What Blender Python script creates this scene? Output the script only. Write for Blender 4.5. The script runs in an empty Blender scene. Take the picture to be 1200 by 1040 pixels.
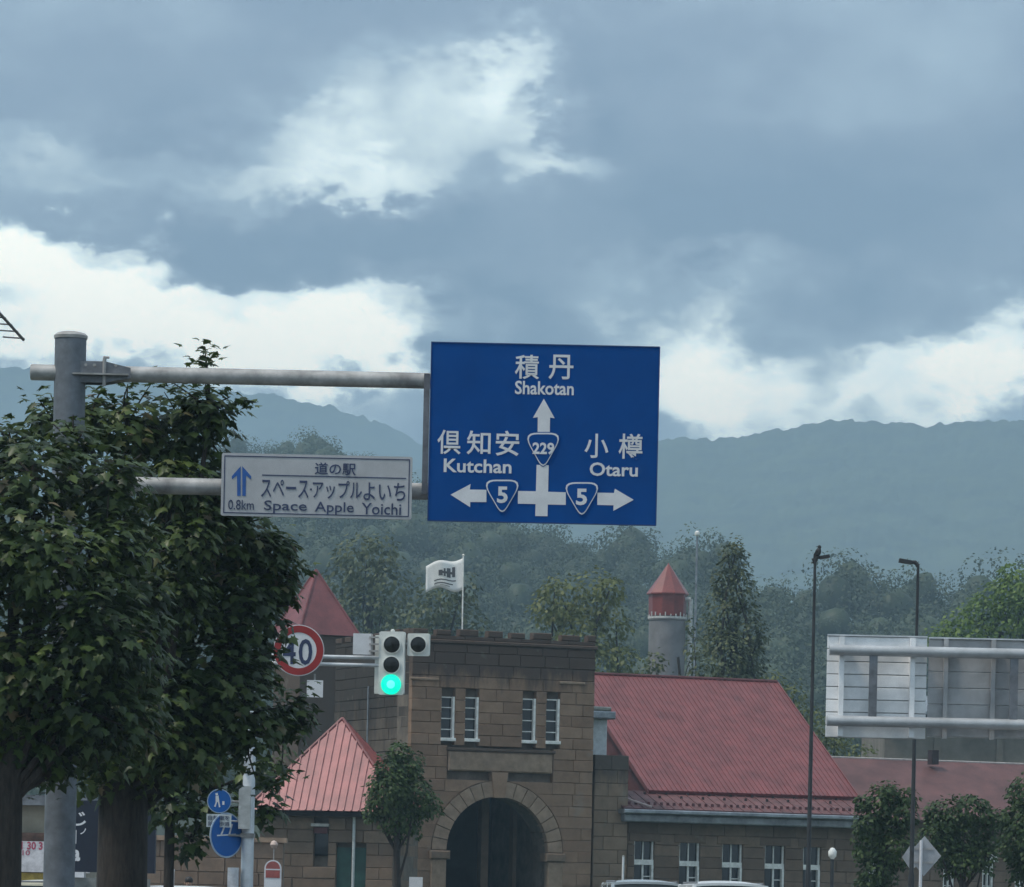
import bpy, bmesh, math, random
import numpy as np
from mathutils import Vector, Matrix

R = math.radians
random.seed(7)
rng = np.random.default_rng(7)
S = bpy.context.scene
C = S.collection

# ------------------------------------------------------------------ camera
F = 5000.0            # focal length in photo pixels (photo is 1200 x 1040)
HC = 1.5              # eye height
PX, PY = 600.0, 1055.0   # principal point: horizon passes just below the frame
ROLL = R(1.25)
cam = bpy.data.cameras.new('camera')
cam.sensor_fit = 'HORIZONTAL'; cam.sensor_width = 36.0
cam.lens = F / 1200 * 36.0
cam.shift_y = (PY - 520) / 1200
cam.clip_start = 0.5; cam.clip_end = 20000
camo = bpy.data.objects.new('camera', cam); C.objects.link(camo)
camo.matrix_world = Matrix.Translation((0, 0, HC)) @ Matrix.Rotation(R(90), 4, 'X') @ Matrix.Rotation(ROLL, 4, 'Z')
S.camera = camo

SUN_EL, SUN_AZ = 60.0, -112.0     # degrees; azimuth from +Y (view direction), negative = left
# ------------------------------------------------------------------ world
def lev(px, py):
    du, dv = px - PX, PY - py
    c, s = math.cos(ROLL), math.sin(ROLL)
    return du * c - dv * s, du * s + dv * c

def build_world():
    w = bpy.data.worlds.new('World'); S.world = w; w.use_nodes = True
    nt = w.node_tree; N = nt.nodes; L = nt.links
    for n in list(N): N.remove(n)
    out = N.new('ShaderNodeOutputWorld'); bg = N.new('ShaderNodeBackground')
    L.new(bg.outputs[0], out.inputs[0])
    tc = N.new('ShaderNodeTexCoord')
    D = tc.outputs['Generated']
    def vm(op, a, b=None, sc=None):
        n = N.new('ShaderNodeVectorMath'); n.operation = op
        for i, v in enumerate((a, b)):
            if v is None: continue
            if isinstance(v, (tuple, list)): n.inputs[i].default_value = v
            else: L.new(v, n.inputs[i])
        if sc is not None: n.inputs['Scale'].default_value = sc
        return n.outputs['Value'] if op == 'LENGTH' else n.outputs[0]
    def mt(op, a, b=0.0, clamp=False):
        n = N.new('ShaderNodeMath'); n.operation = op; n.use_clamp = clamp
        for i, v in enumerate((a, b)):
            if isinstance(v, (int, float)): n.inputs[i].default_value = v
            else: L.new(v, n.inputs[i])
        return n.outputs[0]
    def noise(vec, scale, detail=5, rough=0.55, out_='Fac'):
        n = N.new('ShaderNodeTexNoise'); n.inputs['Scale'].default_value = scale
        n.inputs['Detail'].default_value = detail; n.inputs['Roughness'].default_value = rough
        L.new(vec, n.inputs['Vector']); return n.outputs[out_]
    nrm = vm('NORMALIZE', D)
    # ragged edges: warp the direction with noise of three sizes
    def warp(v, scale, amt, det):
        c = noise(v, scale, det, 0.6, 'Color')
        return vm('ADD', v, vm('SCALE', vm('SUBTRACT', c, (0.5, 0.5, 0.5)), None, amt))
    st = vm('MULTIPLY', nrm, (1.0, 1.0, 1.7))
    w1 = noise(st, 14, 3, 0.6, 'Color')
    w2 = noise(st, 60, 4, 0.62, 'Color')
    wd = vm('ADD', nrm, vm('SCALE', vm('SUBTRACT', w1, (0.5, 0.5, 0.5)), None, 0.035))
    wd = vm('ADD', wd, vm('SCALE', vm('SUBTRACT', w2, (0.5, 0.5, 0.5)), None, 0.030))
    # cloud light: broad uneven layer, the same all round
    f1 = noise(st, 5.5, 6, 0.5); f2 = noise(st, 24, 5, 0.58)
    base = mt('ADD', mt('MULTIPLY', mt('SUBTRACT', f1, 0.5), 0.85), mt('MULTIPLY', mt('SUBTRACT', f2, 0.5), 0.58))
    base = mt('ADD', base, 0.36)  # level raised so the sky out of view adds fill light
    # cloud openings and thick banks seen from here, plus one dimming the whole view: centre px, radii px, strength
    blobs = [   # ..., softness of the edge
        (20, 352, 330, 88, 0.46, .45), (260, 385, 270, 70, 0.36, .55), (455, 385, 155, 62, 0.44, .55), (285, 405, 85, 40, 0.45, .7),
        (500, 145, 235, 125, 0.29, 1.1), (560, 150, 120, 70, .12, 1.0), (1000, 110, 260, 70, .07, 1.1), (430, 214, 100, 36, 0.22, 1.0),
        (612, 100, 75, 50, 0.24, 1.0), (650, 185, 70, 34, 0.26, .9), (330, 160, 140, 50, 0.16, 1.0), (150, 185, 260, 34, 0.20, 1.0), (300, 220, 300, 26, .10, 1.0),
        (830, 450, 105, 95, 0.54, 1.0), (760, 420, 130, 80, 0.26, 1.1),
        (1060, 445, 180, 52, 0.48, .9), (1190, 420, 120, 66, 0.46, .9), (850, 325, 110, 36, 0.26, .9), (960, 500, 200, 40, .25, .8),
        (95, 302, 165, 66, .48, .45), (170, 425, 330, 55, .30, .7), (430, 440, 130, 70, .24, .9), (900, 410, 380, 120, .17, 1.1), (790, 335, 190, 46, .12, 1.1), (640, 300, 120, 60, .08, 1.1), (400, 272, 250, 36, -0.20, .9), (330, 305, 120, 30, -0.16, .9), (222, 312, 34, 26, -.3, .9), (600, 200, 900, 420, -.05, .6), (800, 200, 330, 170, -0.12, 1.0), (590, 400, 95, 95, -0.30, .8),  # the widest is no cloud: added to dim the view below the fill level
        (960, 300, 280, 80, -0.18, 1.0), (428, 440, 40, 30, -0.26, .9), (950, 440, 45, 45, -0.16, .9),
        (670, 140, 60, 60, -0.14, .9), (100, 80, 420, 170, -0.16, 1.0), (900, 220, 420, 150, -0.08, 1.0), (600, 30, 300, 60, -0.08, 1.0),
    ]
    tot = base
    for px, py, rx, ry, s, so_ in blobs:
        a, b = lev(px, py)
        d = Vector((a / F, 1, b / F)).normalized()
        v = vm('MULTIPLY', vm('SUBTRACT', wd, tuple(d)), (F / rx, 2.0, F / ry))
        l = vm('LENGTH', v)
        mr = N.new('ShaderNodeMapRange'); mr.interpolation_type = 'SMOOTHSTEP'
        L.new(l, mr.inputs['Value']); mr.inputs['From Min'].default_value = 0.95 + 0.3 * so_; mr.inputs['From Max'].default_value = 0.95 - 0.7 * so_
        mr.inputs['To Min'].default_value = 0; mr.inputs['To Max'].default_value = s
        tot = mt('ADD', tot, mr.outputs[0])
    ramp = N.new('ShaderNodeValToRGB'); L.new(tot, ramp.inputs[0])
    cr = ramp.color_ramp            # half-scale radiances, doubled below
    cr.elements[0].position = 0.0; cr.elements[0].color = (0.080, 0.110, 0.156, 1)
    cr.elements[1].position = 1.0; cr.elements[1].color = (1.0, 0.94, 0.78, 1)
    for p, c in ((0.22, (0.126, 0.158, 0.203, 1)), (0.40, (0.19, 0.238, 0.28, 1)), (0.58, (0.44, 0.50, 0.49, 1)), (0.80, (0.75, 0.80, 0.735, 1))):
        e = cr.elements.new(p); e.color = c
    cl2 = vm('SCALE', ramp.outputs[0], None, 2.4)
    sky = N.new('ShaderNodeTexSky'); sky.sky_type = 'NISHITA'; sky.sun_disc = False
    sky.sun_elevation = R(SUN_EL); sky.sun_rotation = R(SUN_AZ)
    skys = vm('SCALE', sky.outputs[0], None, 0.10)
    mix = N.new('ShaderNodeMix'); mix.data_type = 'RGBA'
    mix.inputs[0].default_value = 0.9            # nine tenths cloud
    L.new(skys, mix.inputs[6]); L.new(cl2, mix.inputs[7])
    L.new(mix.outputs[2], bg.inputs[0]); bg.inputs[1].default_value = 1.0
build_world()
S.world.cycles.sampling_method = 'MANUAL'; S.world.cycles.sample_map_resolution = 256

sl = bpy.data.lights.new('sun', 'SUN'); sl.energy = 2.0; sl.angle = R(10); sl.color = (1, 0.93, 0.83)
so = bpy.data.objects.new('sun', sl); C.objects.link(so)
sd = Vector((math.sin(R(SUN_AZ)) * math.cos(R(SUN_EL)), math.cos(R(SUN_AZ)) * math.cos(R(SUN_EL)), math.sin(R(SUN_EL))))
so.rotation_euler = sd.to_track_quat('Z', 'Y').to_euler()
so.location = (-20, 20, 60)

S.view_settings.view_transform = 'Standard'; S.view_settings.look = 'None'
S.view_settings.exposure = 0.42; S.view_settings.gamma = 1.0
S.cycles.use_denoising = True
S.cycles.max_bounces = 4; S.cycles.diffuse_bounces = 2; S.cycles.glossy_bounces = 2
S.cycles.transmission_bounces = 2; S.cycles.volume_bounces = 0; S.cycles.transparent_max_bounces = 4
S.cycles.use_adaptive_sampling = True; S.cycles.adaptive_threshold = 0.02; S.cycles.use_light_tree = False
S.cycles.caustics_reflective = False; S.cycles.caustics_refractive = False

# ------------------------------------------------------------------ helpers
def P(px, py, Y):
    a, b = lev(px, py)
    return Vector((a * Y / F, Y, HC + b * Y / F))
def px_m(Y): return Y / F

MATS = {}
def mat(name, col, rough=0.6, metal=0.0, var=0.15, scale=6.0, bump=0.0, objvar=0.0, col2=None, emit=None, spec=0.5, stretch=None, coat=0.0):
    if name in MATS: return MATS[name]
    m = bpy.data.materials.new(name); m.use_nodes = True
    nt = m.node_tree; N = nt.nodes; L = nt.links; b = N['Principled BSDF']
    b.inputs['Roughness'].default_value = rough; b.inputs['Metallic'].default_value = metal
    b.inputs['Specular IOR Level'].default_value = spec
    if coat: b.inputs['Coat Weight'].default_value = coat; b.inputs['Coat Roughness'].default_value = 0.25
    tc = N.new('ShaderNodeTexCoord'); vec = tc.outputs['Object']
    if stretch:
        mp = N.new('ShaderNodeMapping'); mp.inputs['Scale'].default_value = stretch; L.new(vec, mp.inputs[0]); vec = mp.outputs[0]
    n = N.new('ShaderNodeTexNoise'); n.inputs['Scale'].default_value = scale; n.inputs['Detail'].default_value = 6; n.inputs['Roughness'].default_value = 0.65
    L.new(vec, n.inputs['Vector'])
    mx = N.new('ShaderNodeMix'); mx.data_type = 'RGBA'
    c2 = col2 or tuple(c * (1 - 2.2 * var) if c * (1 - 2.2 * var) > 0 else 0 for c in col)
    c1 = col if col2 else tuple(min(1, c * (1 + var)) for c in col)
    mx.inputs[6].default_value = (*c1, 1); mx.inputs[7].default_value = (*c2, 1)
    mr = N.new('ShaderNodeMapRange'); mr.inputs['From Min'].default_value = 0.35; mr.inputs['From Max'].default_value = 0.7
    L.new(n.outputs['Fac'], mr.inputs['Value']); L.new(mr.outputs[0], mx.inputs[0])
    o = mx.outputs[2]
    if objvar:
        oi = N.new('ShaderNodeObjectInfo'); hs = N.new('ShaderNodeHueSaturation')
        m2 = N.new('ShaderNodeMapRange'); m2.inputs['To Min'].default_value = 1 - objvar; m2.inputs['To Max'].default_value = 1 + objvar
        L.new(oi.outputs['Random'], m2.inputs['Value']); L.new(m2.outputs[0], hs.inputs['Value']); L.new(o, hs.inputs['Color']); o = hs.outputs[0]
    L.new(o, b.inputs['Base Color'])
    if bump:
        bp = N.new('ShaderNodeBump'); bp.inputs['Strength'].default_value = bump; bp.inputs['Distance'].default_value = 0.02
        L.new(n.outputs['Fac'], bp.inputs['Height']); L.new(bp.outputs[0], b.inputs['Normal'])
    if emit:
        b.inputs['Emission Color'].default_value = (*emit[:3], 1); b.inputs['Emission Strength'].default_value = emit[3]
    MATS[name] = m; return m

def leafmat(name, cols, trans=0.35, rough=0.55):
    """leaf material: each leaf takes one tint of the ramp"""
    m = bpy.data.materials.new(name); m.use_nodes = True
    nt = m.node_tree; N = nt.nodes; L = nt.links; b = N['Principled BSDF']; out = N['Material Output']
    at = N.new('ShaderNodeAttribute'); at.attribute_name = 'tint'
    oi = N.new('ShaderNodeObjectInfo')
    ad = N.new('ShaderNodeMath'); ad.operation = 'ADD'; L.new(at.outputs['Fac'], ad.inputs[0])
    ml = N.new('ShaderNodeMath'); ml.operation = 'MULTIPLY'; ml.inputs[1].default_value = 0.25
    L.new(oi.outputs['Random'], ml.inputs[0]); L.new(ml.outputs[0], ad.inputs[1])
    r = N.new('ShaderNodeValToRGB'); L.new(ad.outputs[0], r.inputs[0])
    cr = r.color_ramp
    while len(cr.elements) < len(cols): cr.elements.new(0.5)
    for i, c in enumerate(cols):
        cr.elements[i].position = i / (len(cols) - 1) * 1.1 if len(cols) > 1 else 0
        cr.elements[i].color = (*c, 1)
    L.new(r.outputs[0], b.inputs['Base Color']); b.inputs['Roughness'].default_value = rough
    b.inputs['Specular IOR Level'].default_value = 0.35
    tr = N.new('ShaderNodeBsdfTranslucent'); L.new(r.outputs[0], tr.inputs[0])
    mx = N.new('ShaderNodeMixShader'); mx.inputs[0].default_value = trans
    L.new(b.outputs[0], mx.inputs[1]); L.new(tr.outputs[0], mx.inputs[2]); L.new(mx.outputs[0], out.inputs[0])
    MATS[name] = m; return m

def link(o, parent=None):
    C.objects.link(o)
    if parent is not None:
        o.parent = parent
        o.matrix_parent_inverse = Matrix.Translation(-parent.location) if parent.type == 'EMPTY' and parent.rotation_euler[:] == (0, 0, 0) else parent.matrix_world.inverted()
    return o
def tag(o, label=None, cat=None, group=None, kind=None):
    if label: o['label'] = label
    if cat: o['category'] = cat
    if group: o['group'] = group
    if kind: o['kind'] = kind
    return o
def thing(name, label, cat, loc=(0, 0, 0), group=None):
    o = bpy.data.objects.new(name, None); o.location = loc; o.empty_display_size = 0.2
    C.objects.link(o); return tag(o, label, cat, group)
def mesh_obj(name, verts, faces, m=None, parent=None, smooth=False):
    me = bpy.data.meshes.new(name); me.from_pydata([tuple(v) for v in verts], [], faces); me.update()
    o = bpy.data.objects.new(name, me)
    if m: me.materials.append(m)
    if smooth:
        for p in me.polygons: p.use_smooth = True
    return link(o, parent)

class MB:
    """collects shapes for ONE mesh object"""
    def __init__(s): s.v = []; s.f = []
    def add(s, vs, fs):
        o = len(s.v); s.v += [Vector(v) for v in vs]; s.f += [[i + o for i in f] for f in fs]; return s
    def frame_box(s, o, u, n, w, u0, u1, n0, n1, w0, w1, ch=0.0):
        """box in a frame: origin o, axes u (along), n (in), w (up). ch chamfers the n0 face"""
        pt = lambda a, b, c: o + u * a + n * b + w * c
        if ch <= 0:
            vs = [pt(a, b, c) for b in (n0, n1) for (a, c) in ((u0, w0), (u1, w0), (u1, w1), (u0, w1))]
            return s.add(vs, [[0, 1, 2, 3], [7, 6, 5, 4], [0, 4, 5, 1], [1, 5, 6, 2], [2, 6, 7, 3], [3, 7, 4, 0]])
        vs = [pt(a, n0, c) for (a, c) in ((u0 + ch, w0 + ch), (u1 - ch, w0 + ch), (u1 - ch, w1 - ch), (u0 + ch, w1 - ch))]
        vs += [pt(a, n0 + ch, c) for (a, c) in ((u0, w0), (u1, w0), (u1, w1), (u0, w1))]
        vs += [pt(a, n1, c) for (a, c) in ((u0, w0), (u1, w0), (u1, w1), (u0, w1))]
        fs = [[0, 1, 2, 3]]
        for k in (0, 4):
            for i in range(4): fs.append([k + i, k + 4 + i, k + 4 + (i + 1) % 4, k + (i + 1) % 4])
        fs.append([11, 10, 9, 8])
        return s.add(vs, fs)
    def box(s, x0, x1, y0, y1, z0, z1):
        return s.frame_box(Vector(), Vector((1, 0, 0)), Vector((0, 1, 0)), Vector((0, 0, 1)), x0, x1, y0, y1, z0, z1)
    def prism(s, poly, vec):
        """polygon (3D points) swept by vec"""
        n = len(poly); poly = [Vector(p) for p in poly]; vec = Vector(vec)
        fs = [list(range(n)), list(range(2 * n - 1, n - 1, -1))]
        for i in range(n): fs.append([i, n + i, n + (i + 1) % n, (i + 1) % n])
        return s.add(poly + [p + vec for p in poly], fs)
    def tube(s, pts, r, seg=10, caps=True):
        pts = [Vector(p) for p in pts]
        rs = r if isinstance(r, (list, tuple)) else [r] * len(pts)
        rings = []; ref = None
        for i, p in enumerate(pts):
            t = (pts[min(i + 1, len(pts) - 1)] - pts[max(i - 1, 0)]).normalized()
            if ref is None:
                ref = Vector((0, 0, 1)) if abs(t.z) < 0.9 else Vector((1, 0, 0))
            a = (ref - t * ref.dot(t)).normalized(); b = t.cross(a); ref = a
            rings.append([p + (a * math.cos(2 * math.pi * k / seg) + b * math.sin(2 * math.pi * k / seg)) * rs[i] for k in range(seg)])
        vs = [v for rg in rings for v in rg]; fs = []
        for i in range(len(rings) - 1):
            for k in range(seg):
                k2 = (k + 1) % seg
                fs.append([i * seg + k, i * seg + k2, (i + 1) * seg + k2, (i + 1) * seg + k])
        if caps:
            fs.append(list(range(seg - 1, -1, -1))); fs.append([(len(rings) - 1) * seg + k for k in range(seg)])
        return s.add(vs, fs)
    def lathe(s, c, prof, seg=24, axis=Vector((0, 0, 1))):
        """prof: (radius, height along axis)"""
        c = Vector(c); ref = Vector((1, 0, 0)) if abs(axis.x) < 0.9 else Vector((0, 0, 1))
        a = (ref - axis * ref.dot(axis)).normalized(); b = axis.cross(a)
        vs = []; fs = []
        for r, h in prof:
            for k in range(seg):
                t = 2 * math.pi * k / seg
                vs.append(c + axis * h + (a * math.cos(t) + b * math.sin(t)) * max(r, 1e-4))
        for i in range(len(prof) - 1):
            for k in range(seg):
                k2 = (k + 1) % seg
                fs.append([i * seg + k, i * seg + k2, (i + 1) * seg + k2, (i + 1) * seg + k])
        fs.append(list(range(seg - 1, -1, -1))); fs.append([(len(prof) - 1) * seg + k for k in range(seg)])
        return s.add(vs, fs)
    def build(s, name, m, parent=None, smooth=False, kind=None, angle=None):
        o = mesh_obj(name, s.v, s.f, m, parent)
        bm = bmesh.new(); bm.from_mesh(o.data); bmesh.ops.recalc_face_normals(bm, faces=bm.faces); bm.to_mesh(o.data); bm.free()
        if smooth:
            for p in o.data.polygons: p.use_smooth = True
            bm = bmesh.new(); bm.from_mesh(o.data)
            for e in bm.edges:
                if len(e.link_faces) == 2 and e.calc_face_angle(0) > R(38): e.smooth = False
            bm.to_mesh(o.data); bm.free()
        if kind: o['kind'] = kind
        return o

XA, YA, ZA = Vector((1, 0, 0)), Vector((0, 1, 0)), Vector((0, 0, 1))

def text_mesh(body, bold=0.0):
    c = bpy.data.curves.new('t', 'FONT'); c.body = body; c.size = 1; c.offset = bold; c.extrude = 0.004; c.resolution_u = 3
    o = bpy.data.objects.new('t', c); C.objects.link(o)
    me = bpy.data.meshes.new_from_object(o.evaluated_get(bpy.context.evaluated_depsgraph_get()))
    bpy.data.objects.remove(o); bpy.data.curves.remove(c); return me
def lettering(body, box, Y, m, parent, name='lettering', bold=0.02, y_off=0.0, ang=0.0):
    """text fitted into a photo box (x0,y0,x1,y1) on the upright plane at distance Y"""
    me = text_mesh(body, bold); me.materials.clear(); me.materials.append(m)
    xs = [v.co.x for v in me.vertices]; ys = [v.co.y for v in me.vertices]
    x0, y0, x1, y1 = box; s = px_m(Y)
    c = P((x0 + x1) / 2, (y0 + y1) / 2, Y)
    sx = (x1 - x0) * s / (max(xs) - min(xs)); sz = (y1 - y0) * s / (max(ys) - min(ys))
    cx, cy = (max(xs) + min(xs)) / 2, (max(ys) + min(ys)) / 2
    for v in me.vertices:
        x, y, z = v.co
        v.co = (c.x + (x - cx) * sx, c.y - y_off - z * 0.5 - 0.002, c.z + (y - cy) * sz)
    o = bpy.data.objects.new(name, me); return link(o, parent)

def np_mesh(name, V, Fc, m, parent=None, tint=None, kind=None, smooth=False):
    """V (n,3), Fc (k,c) arrays"""
    me = bpy.data.meshes.new(name)
    n, k, c = len(V), len(Fc), Fc.shape[1]
    me.vertices.add(n); me.vertices.foreach_set('co', np.asarray(V, np.float32).ravel())
    me.loops.add(k * c); me.loops.foreach_set('vertex_index', Fc.astype(np.int32).ravel())
    me.polygons.add(k); me.polygons.foreach_set('loop_start', np.arange(0, k * c, c, dtype=np.int32))
    me.update(calc_edges=True)
    if smooth: me.polygons.foreach_set('use_smooth', np.ones(k, bool))
    if tint is not None:
        a = me.attributes.new('tint', 'FLOAT', 'FACE'); a.data.foreach_set('value', np.asarray(tint, np.float32))
    me.materials.append(m)
    o = bpy.data.objects.new(name, me); link(o, parent)
    if kind: o['kind'] = kind
    return o

# ------------------------------------------------------------------ numpy noise
def vnoise(x, y, seed=0):
    xi, yi = np.floor(x).astype(np.int64), np.floor(y).astype(np.int64)
    fx, fy = x - xi, y - yi; fx = fx * fx * (3 - 2 * fx); fy = fy * fy * (3 - 2 * fy)
    def h(a, b):
        n = (a * 374761393 + b * 668265263 + seed * 1442695041) & 0x7fffffff
        n = ((n ^ (n >> 13)) * 1274126177) & 0x7fffffff
        return ((n ^ (n >> 16)) & 0xffff) / 65535.0
    return (h(xi, yi) * (1 - fx) + h(xi + 1, yi) * fx) * (1 - fy) + (h(xi, yi + 1) * (1 - fx) + h(xi + 1, yi + 1) * fx) * fy
def fbm(x, y, o=4, seed=0):
    t = 0; a = 0.5
    for i in range(o): t = t + a * vnoise(x * 2 ** i, y * 2 ** i, seed + i); a *= 0.5
    return t

# ------------------------------------------------------------------ foliage
MAPLE = np.array([(0, 0), (0.10, 0.16), (0.40, 0.06), (0.30, 0.27), (0.52, 0.46), (0.26, 0.50), (0.20, 0.66), (0, 1.0),
                  (-0.20, 0.66), (-0.26, 0.50), (-0.52, 0.46), (-0.30, 0.27), (-0.40, 0.06), (-0.10, 0.16)])
def maple_template():
    o = MAPLE; n = len(o)
    z = -0.16 * (np.abs(o[:, 0]) / 0.5) ** 1.5 - 0.14 * np.clip(o[:, 1] - 0.35, 0, 1) ** 1.3
    V = np.column_stack([o[:, 0], o[:, 1], z]); V = np.vstack([V, [0, 0.34, 0.02]])
    Fc = np.array([(i, (i + 1) % n, n) for i in range(n)])
    return V, Fc
def simple_template():
    V = np.array([(0, 0, 0), (0.36, 0.42, -0.10), (0, 1, -0.06), (-0.36, 0.42, -0.10)], float)
    return V, np.array([(0, 1, 2), (0, 2, 3)])
def frames(nrm, tip):
    """rotation matrices with z=nrm and y as close to tip as possible"""
    z = nrm / np.linalg.norm(nrm, axis=1, keepdims=True)
    y = tip - z * np.sum(tip * z, axis=1, keepdims=True); y /= np.linalg.norm(y, axis=1, keepdims=True) + 1e-9
    x = np.cross(y, z)
    return np.stack([x, y, z], axis=2)
def scatter(tmpl, pos, Rm, size):
    V, Fc = tmpl; n, k = len(pos), len(V)
    W = np.einsum('nij,kj->nki', Rm, V) * size[:, None, None] + pos[:, None, :]
    FF = (Fc[None] + (np.arange(n) * k)[:, None, None]).reshape(-1, Fc.shape[1])
    return W.reshape(-1, 3), FF, len(Fc)
def rand_dir(n):
    v = rng.normal(size=(n, 3)); return v / np.linalg.norm(v, axis=1, keepdims=True)
def cluster_leaves(clusters, dens, size, up=0.55, rnd=0.5, shell=(0.55, 1.05)):
    """clusters: (x,y,z,rx,ry,rz); leaves on ragged shells; returns pos, frames, sizes, tint"""
    Ps, Ns, Ts, Tn = [], [], [], []
    for c in clusters:
        ce = np.array(c[:3]); rr = np.array(c[3:6])
        n = int(dens * (rr[0] * rr[2]) ** 1.0 / size ** 2) + 6
        d = rand_dir(n)
        # a few sub-lobes roughen the outline
        lob = rand_dir(9); lo = np.max(d @ lob.T, axis=1)
        r = rng.uniform(shell[0], shell[1], n) * (0.66 + 0.46 * lo ** 4)
        p = ce + d * r[:, None] * rr
        nn = d * 0.7 + np.array([0, 0, up]) + rand_dir(n) * rnd
        tt = d * 0.8 + np.array([0, 0, -0.75]) + rand_dir(n) * 0.5
        Ps.append(p); Ns.append(nn); Ts.append(tt); Tn.append(np.clip(rng.normal(0.45, 0.2, n) + rng.normal(0, 0.10), 0, 1))
    Ps, Ns, Ts, Tn = map(np.concatenate, (Ps, Ns, Ts, Tn))
    return Ps, frames(Ns, Ts), size * rng.uniform(0.7, 1.25, len(Ps)), Tn
def limb(mb, a, b, r0, r1, bend=0.12, seg=7, n=5):
    a, b = Vector(a), Vector(b); L = (b - a).length
    off = Vector((random.uniform(-1, 1), random.uniform(-1, 1), random.uniform(-.2, .6))) * L * bend
    pts = [a.lerp(b, t) + off * math.sin(math.pi * t) for t in [i / n for i in range(n + 1)]]
    mb.tube(pts, [r0 + (r1 - r0) * i / n for i in range(n + 1)], seg)
    return pts

M_bark = mat('bark', (0.036, 0.029, 0.024), 0.9, var=0.3, scale=9, bump=0.6, stretch=(3, 3, 0.6))
M_leafA = leafmat('maple_leaf', [(0.016, 0.030, 0.010), (0.030, 0.053, 0.014), (0.056, 0.090, 0.022), (0.110, 0.150, 0.038), (0.18, 0.14, 0.08)], 0.28, 0.42)
M_leafS = leafmat('street_leaf', [(0.020, 0.042, 0.014), (0.034, 0.065, 0.018), (0.055, 0.095, 0.026), (0.09, 0.13, 0.04)], 0.25)
M_leafL = leafmat('light_leaf', [(0.075, 0.092, 0.026), (0.12, 0.14, 0.040), (0.17, 0.19, 0.06), (0.24, 0.25, 0.10)], 0.3)
M_leafP = leafmat('poplar_leaf', [(0.040, 0.056, 0.024), (0.066, 0.086, 0.034), (0.105, 0.125, 0.050), (0.17, 0.185, 0.085)], 0.25)
M_leafF = leafmat('forest_leaf', [(0.028, 0.044, 0.022), (0.044, 0.066, 0.030), (0.066, 0.092, 0.042), (0.095, 0.12, 0.055)], 0.2)
M_leafB = leafmat('bright_leaf', [(0.06, 0.11, 0.02), (0.10, 0.17, 0.03), (0.15, 0.23, 0.045), (0.21, 0.29, 0.07)], 0.35)

# ================================================================== SETTING
M_ground = mat('grass_ground', (0.06, 0.085, 0.035), 0.95, var=0.3, scale=0.05)
M_road = mat('asphalt', (0.05, 0.05, 0.052), 0.9, var=0.2, scale=3, bump=0.2)
M_pave = mat('pavement', (0.26, 0.25, 0.24), 0.9, var=0.15, scale=1.2)
M_paint = mat('road_paint', (0.75, 0.75, 0.72), 0.7, var=0.1, scale=4)

mb = MB(); mb.add([(-4200, -600, 0), (4200, -600, 0), (4200, 5600, 0), (-4200, 5600, 0)], [[0, 1, 2, 3]])
tag(mb.build('ground', M_ground), kind='structure')
mb = MB(); mb.add([(-4, -80, .004), (9, -80, .004), (9, 118, .004), (-4, 118, .004)], [[0, 1, 2, 3]])
mb.add([(-90, 64, .006), (-4, 64, .006), (-4, 76, .006), (-90, 76, .006)], [[0, 1, 2, 3]])
mb.add([(9, 64, .006), (90, 64, .006), (90, 76, .006), (9, 76, .006)], [[0, 1, 2, 3]])
tag(mb.build('road', M_road), kind='structure')
for x0, x1, y0, y1 in ((-9, -4, -80, 64), (9, 14, -80, 64), (-40, -4, 76, 140), (9, 40, 76, 140)):
    mb = MB(); mb.box(x0, x1, y0, y1, 0, 0.13); tag(mb.build('pavement', M_pave), kind='structure')
mb = MB()
for i in range(24): mb.box(2.42, 2.58, -70 + i * 5.5, -67 + i * 5.5, 0.0, 0.009)
tag(mb.build('lane_marking', M_paint), kind='structure')

# ---- far mountains (forested, fading in the air)
HILL_DROP = 0
def interp(tab, u): return np.interp(u, [t[0] for t in tab], [t[1] for t in tab])
def hillside(name, prof, dist, y0, us, rows, bump, m, power, gully, seed):
    U = np.asarray(us, float); T = np.concatenate([np.linspace(0, 1, rows), [1.06, 1.25, 1.6]])
    top = interp(prof, U); yr = interp(dist, U)
    c, s = math.cos(ROLL), math.sin(ROLL)
    du, dv = U - PX, PY - top
    a = du * c - dv * s; b = du * s + dv * c
    H = HC + b * yr / F
    V = []
    for t in T:
        y = y0 + (yr - y0) * t
        x = a * y / F
        hh = H * (t ** power if t <= 1 else 1 - (t - 1) * 0.8)
        g = fbm(x / 260 + 3, y / 420, 4, seed) - 0.5
        g2 = fbm(x / 90 + 30, y / 150, 3, seed + 9) - 0.5
        fall = math.sin(math.pi * min(t, 1.0)) ** 0.8
        z = hh + (g * gully + g2 * gully * 0.35) * fall * H
        cr = vnoise(x / 7.0, y / 9.0, seed + 3) * 0.6 + vnoise(x / 3.4, y / 4.5, seed + 5) * 0.4
        z = z + (cr - 0.5) * 2 * bump * min(1, t * 4)
        V.append(np.column_stack([x, y, z]))
    nu, nr = len(U), len(T); V = np.concatenate(V)
    i = np.arange(nu - 1)[None] + (np.arange(nr - 1) * nu)[:, None]
    Fc = np.stack([i, i + 1, i + 1 + nu, i + nu], axis=-1).reshape(-1, 4)
    o = np_mesh(name, V, Fc, m, smooth=True); return tag(o, kind='structure')
M_mount = mat('mountain_forest', (0.085, 0.110, 0.045), 0.95, var=0.25, scale=0.035, col2=(0.014, 0.026, 0.014))
us = np.concatenate([np.arange(-1200, -120, 20), np.arange(-120, 1330, 3.0), np.arange(1330, 2500, 20)])
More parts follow.
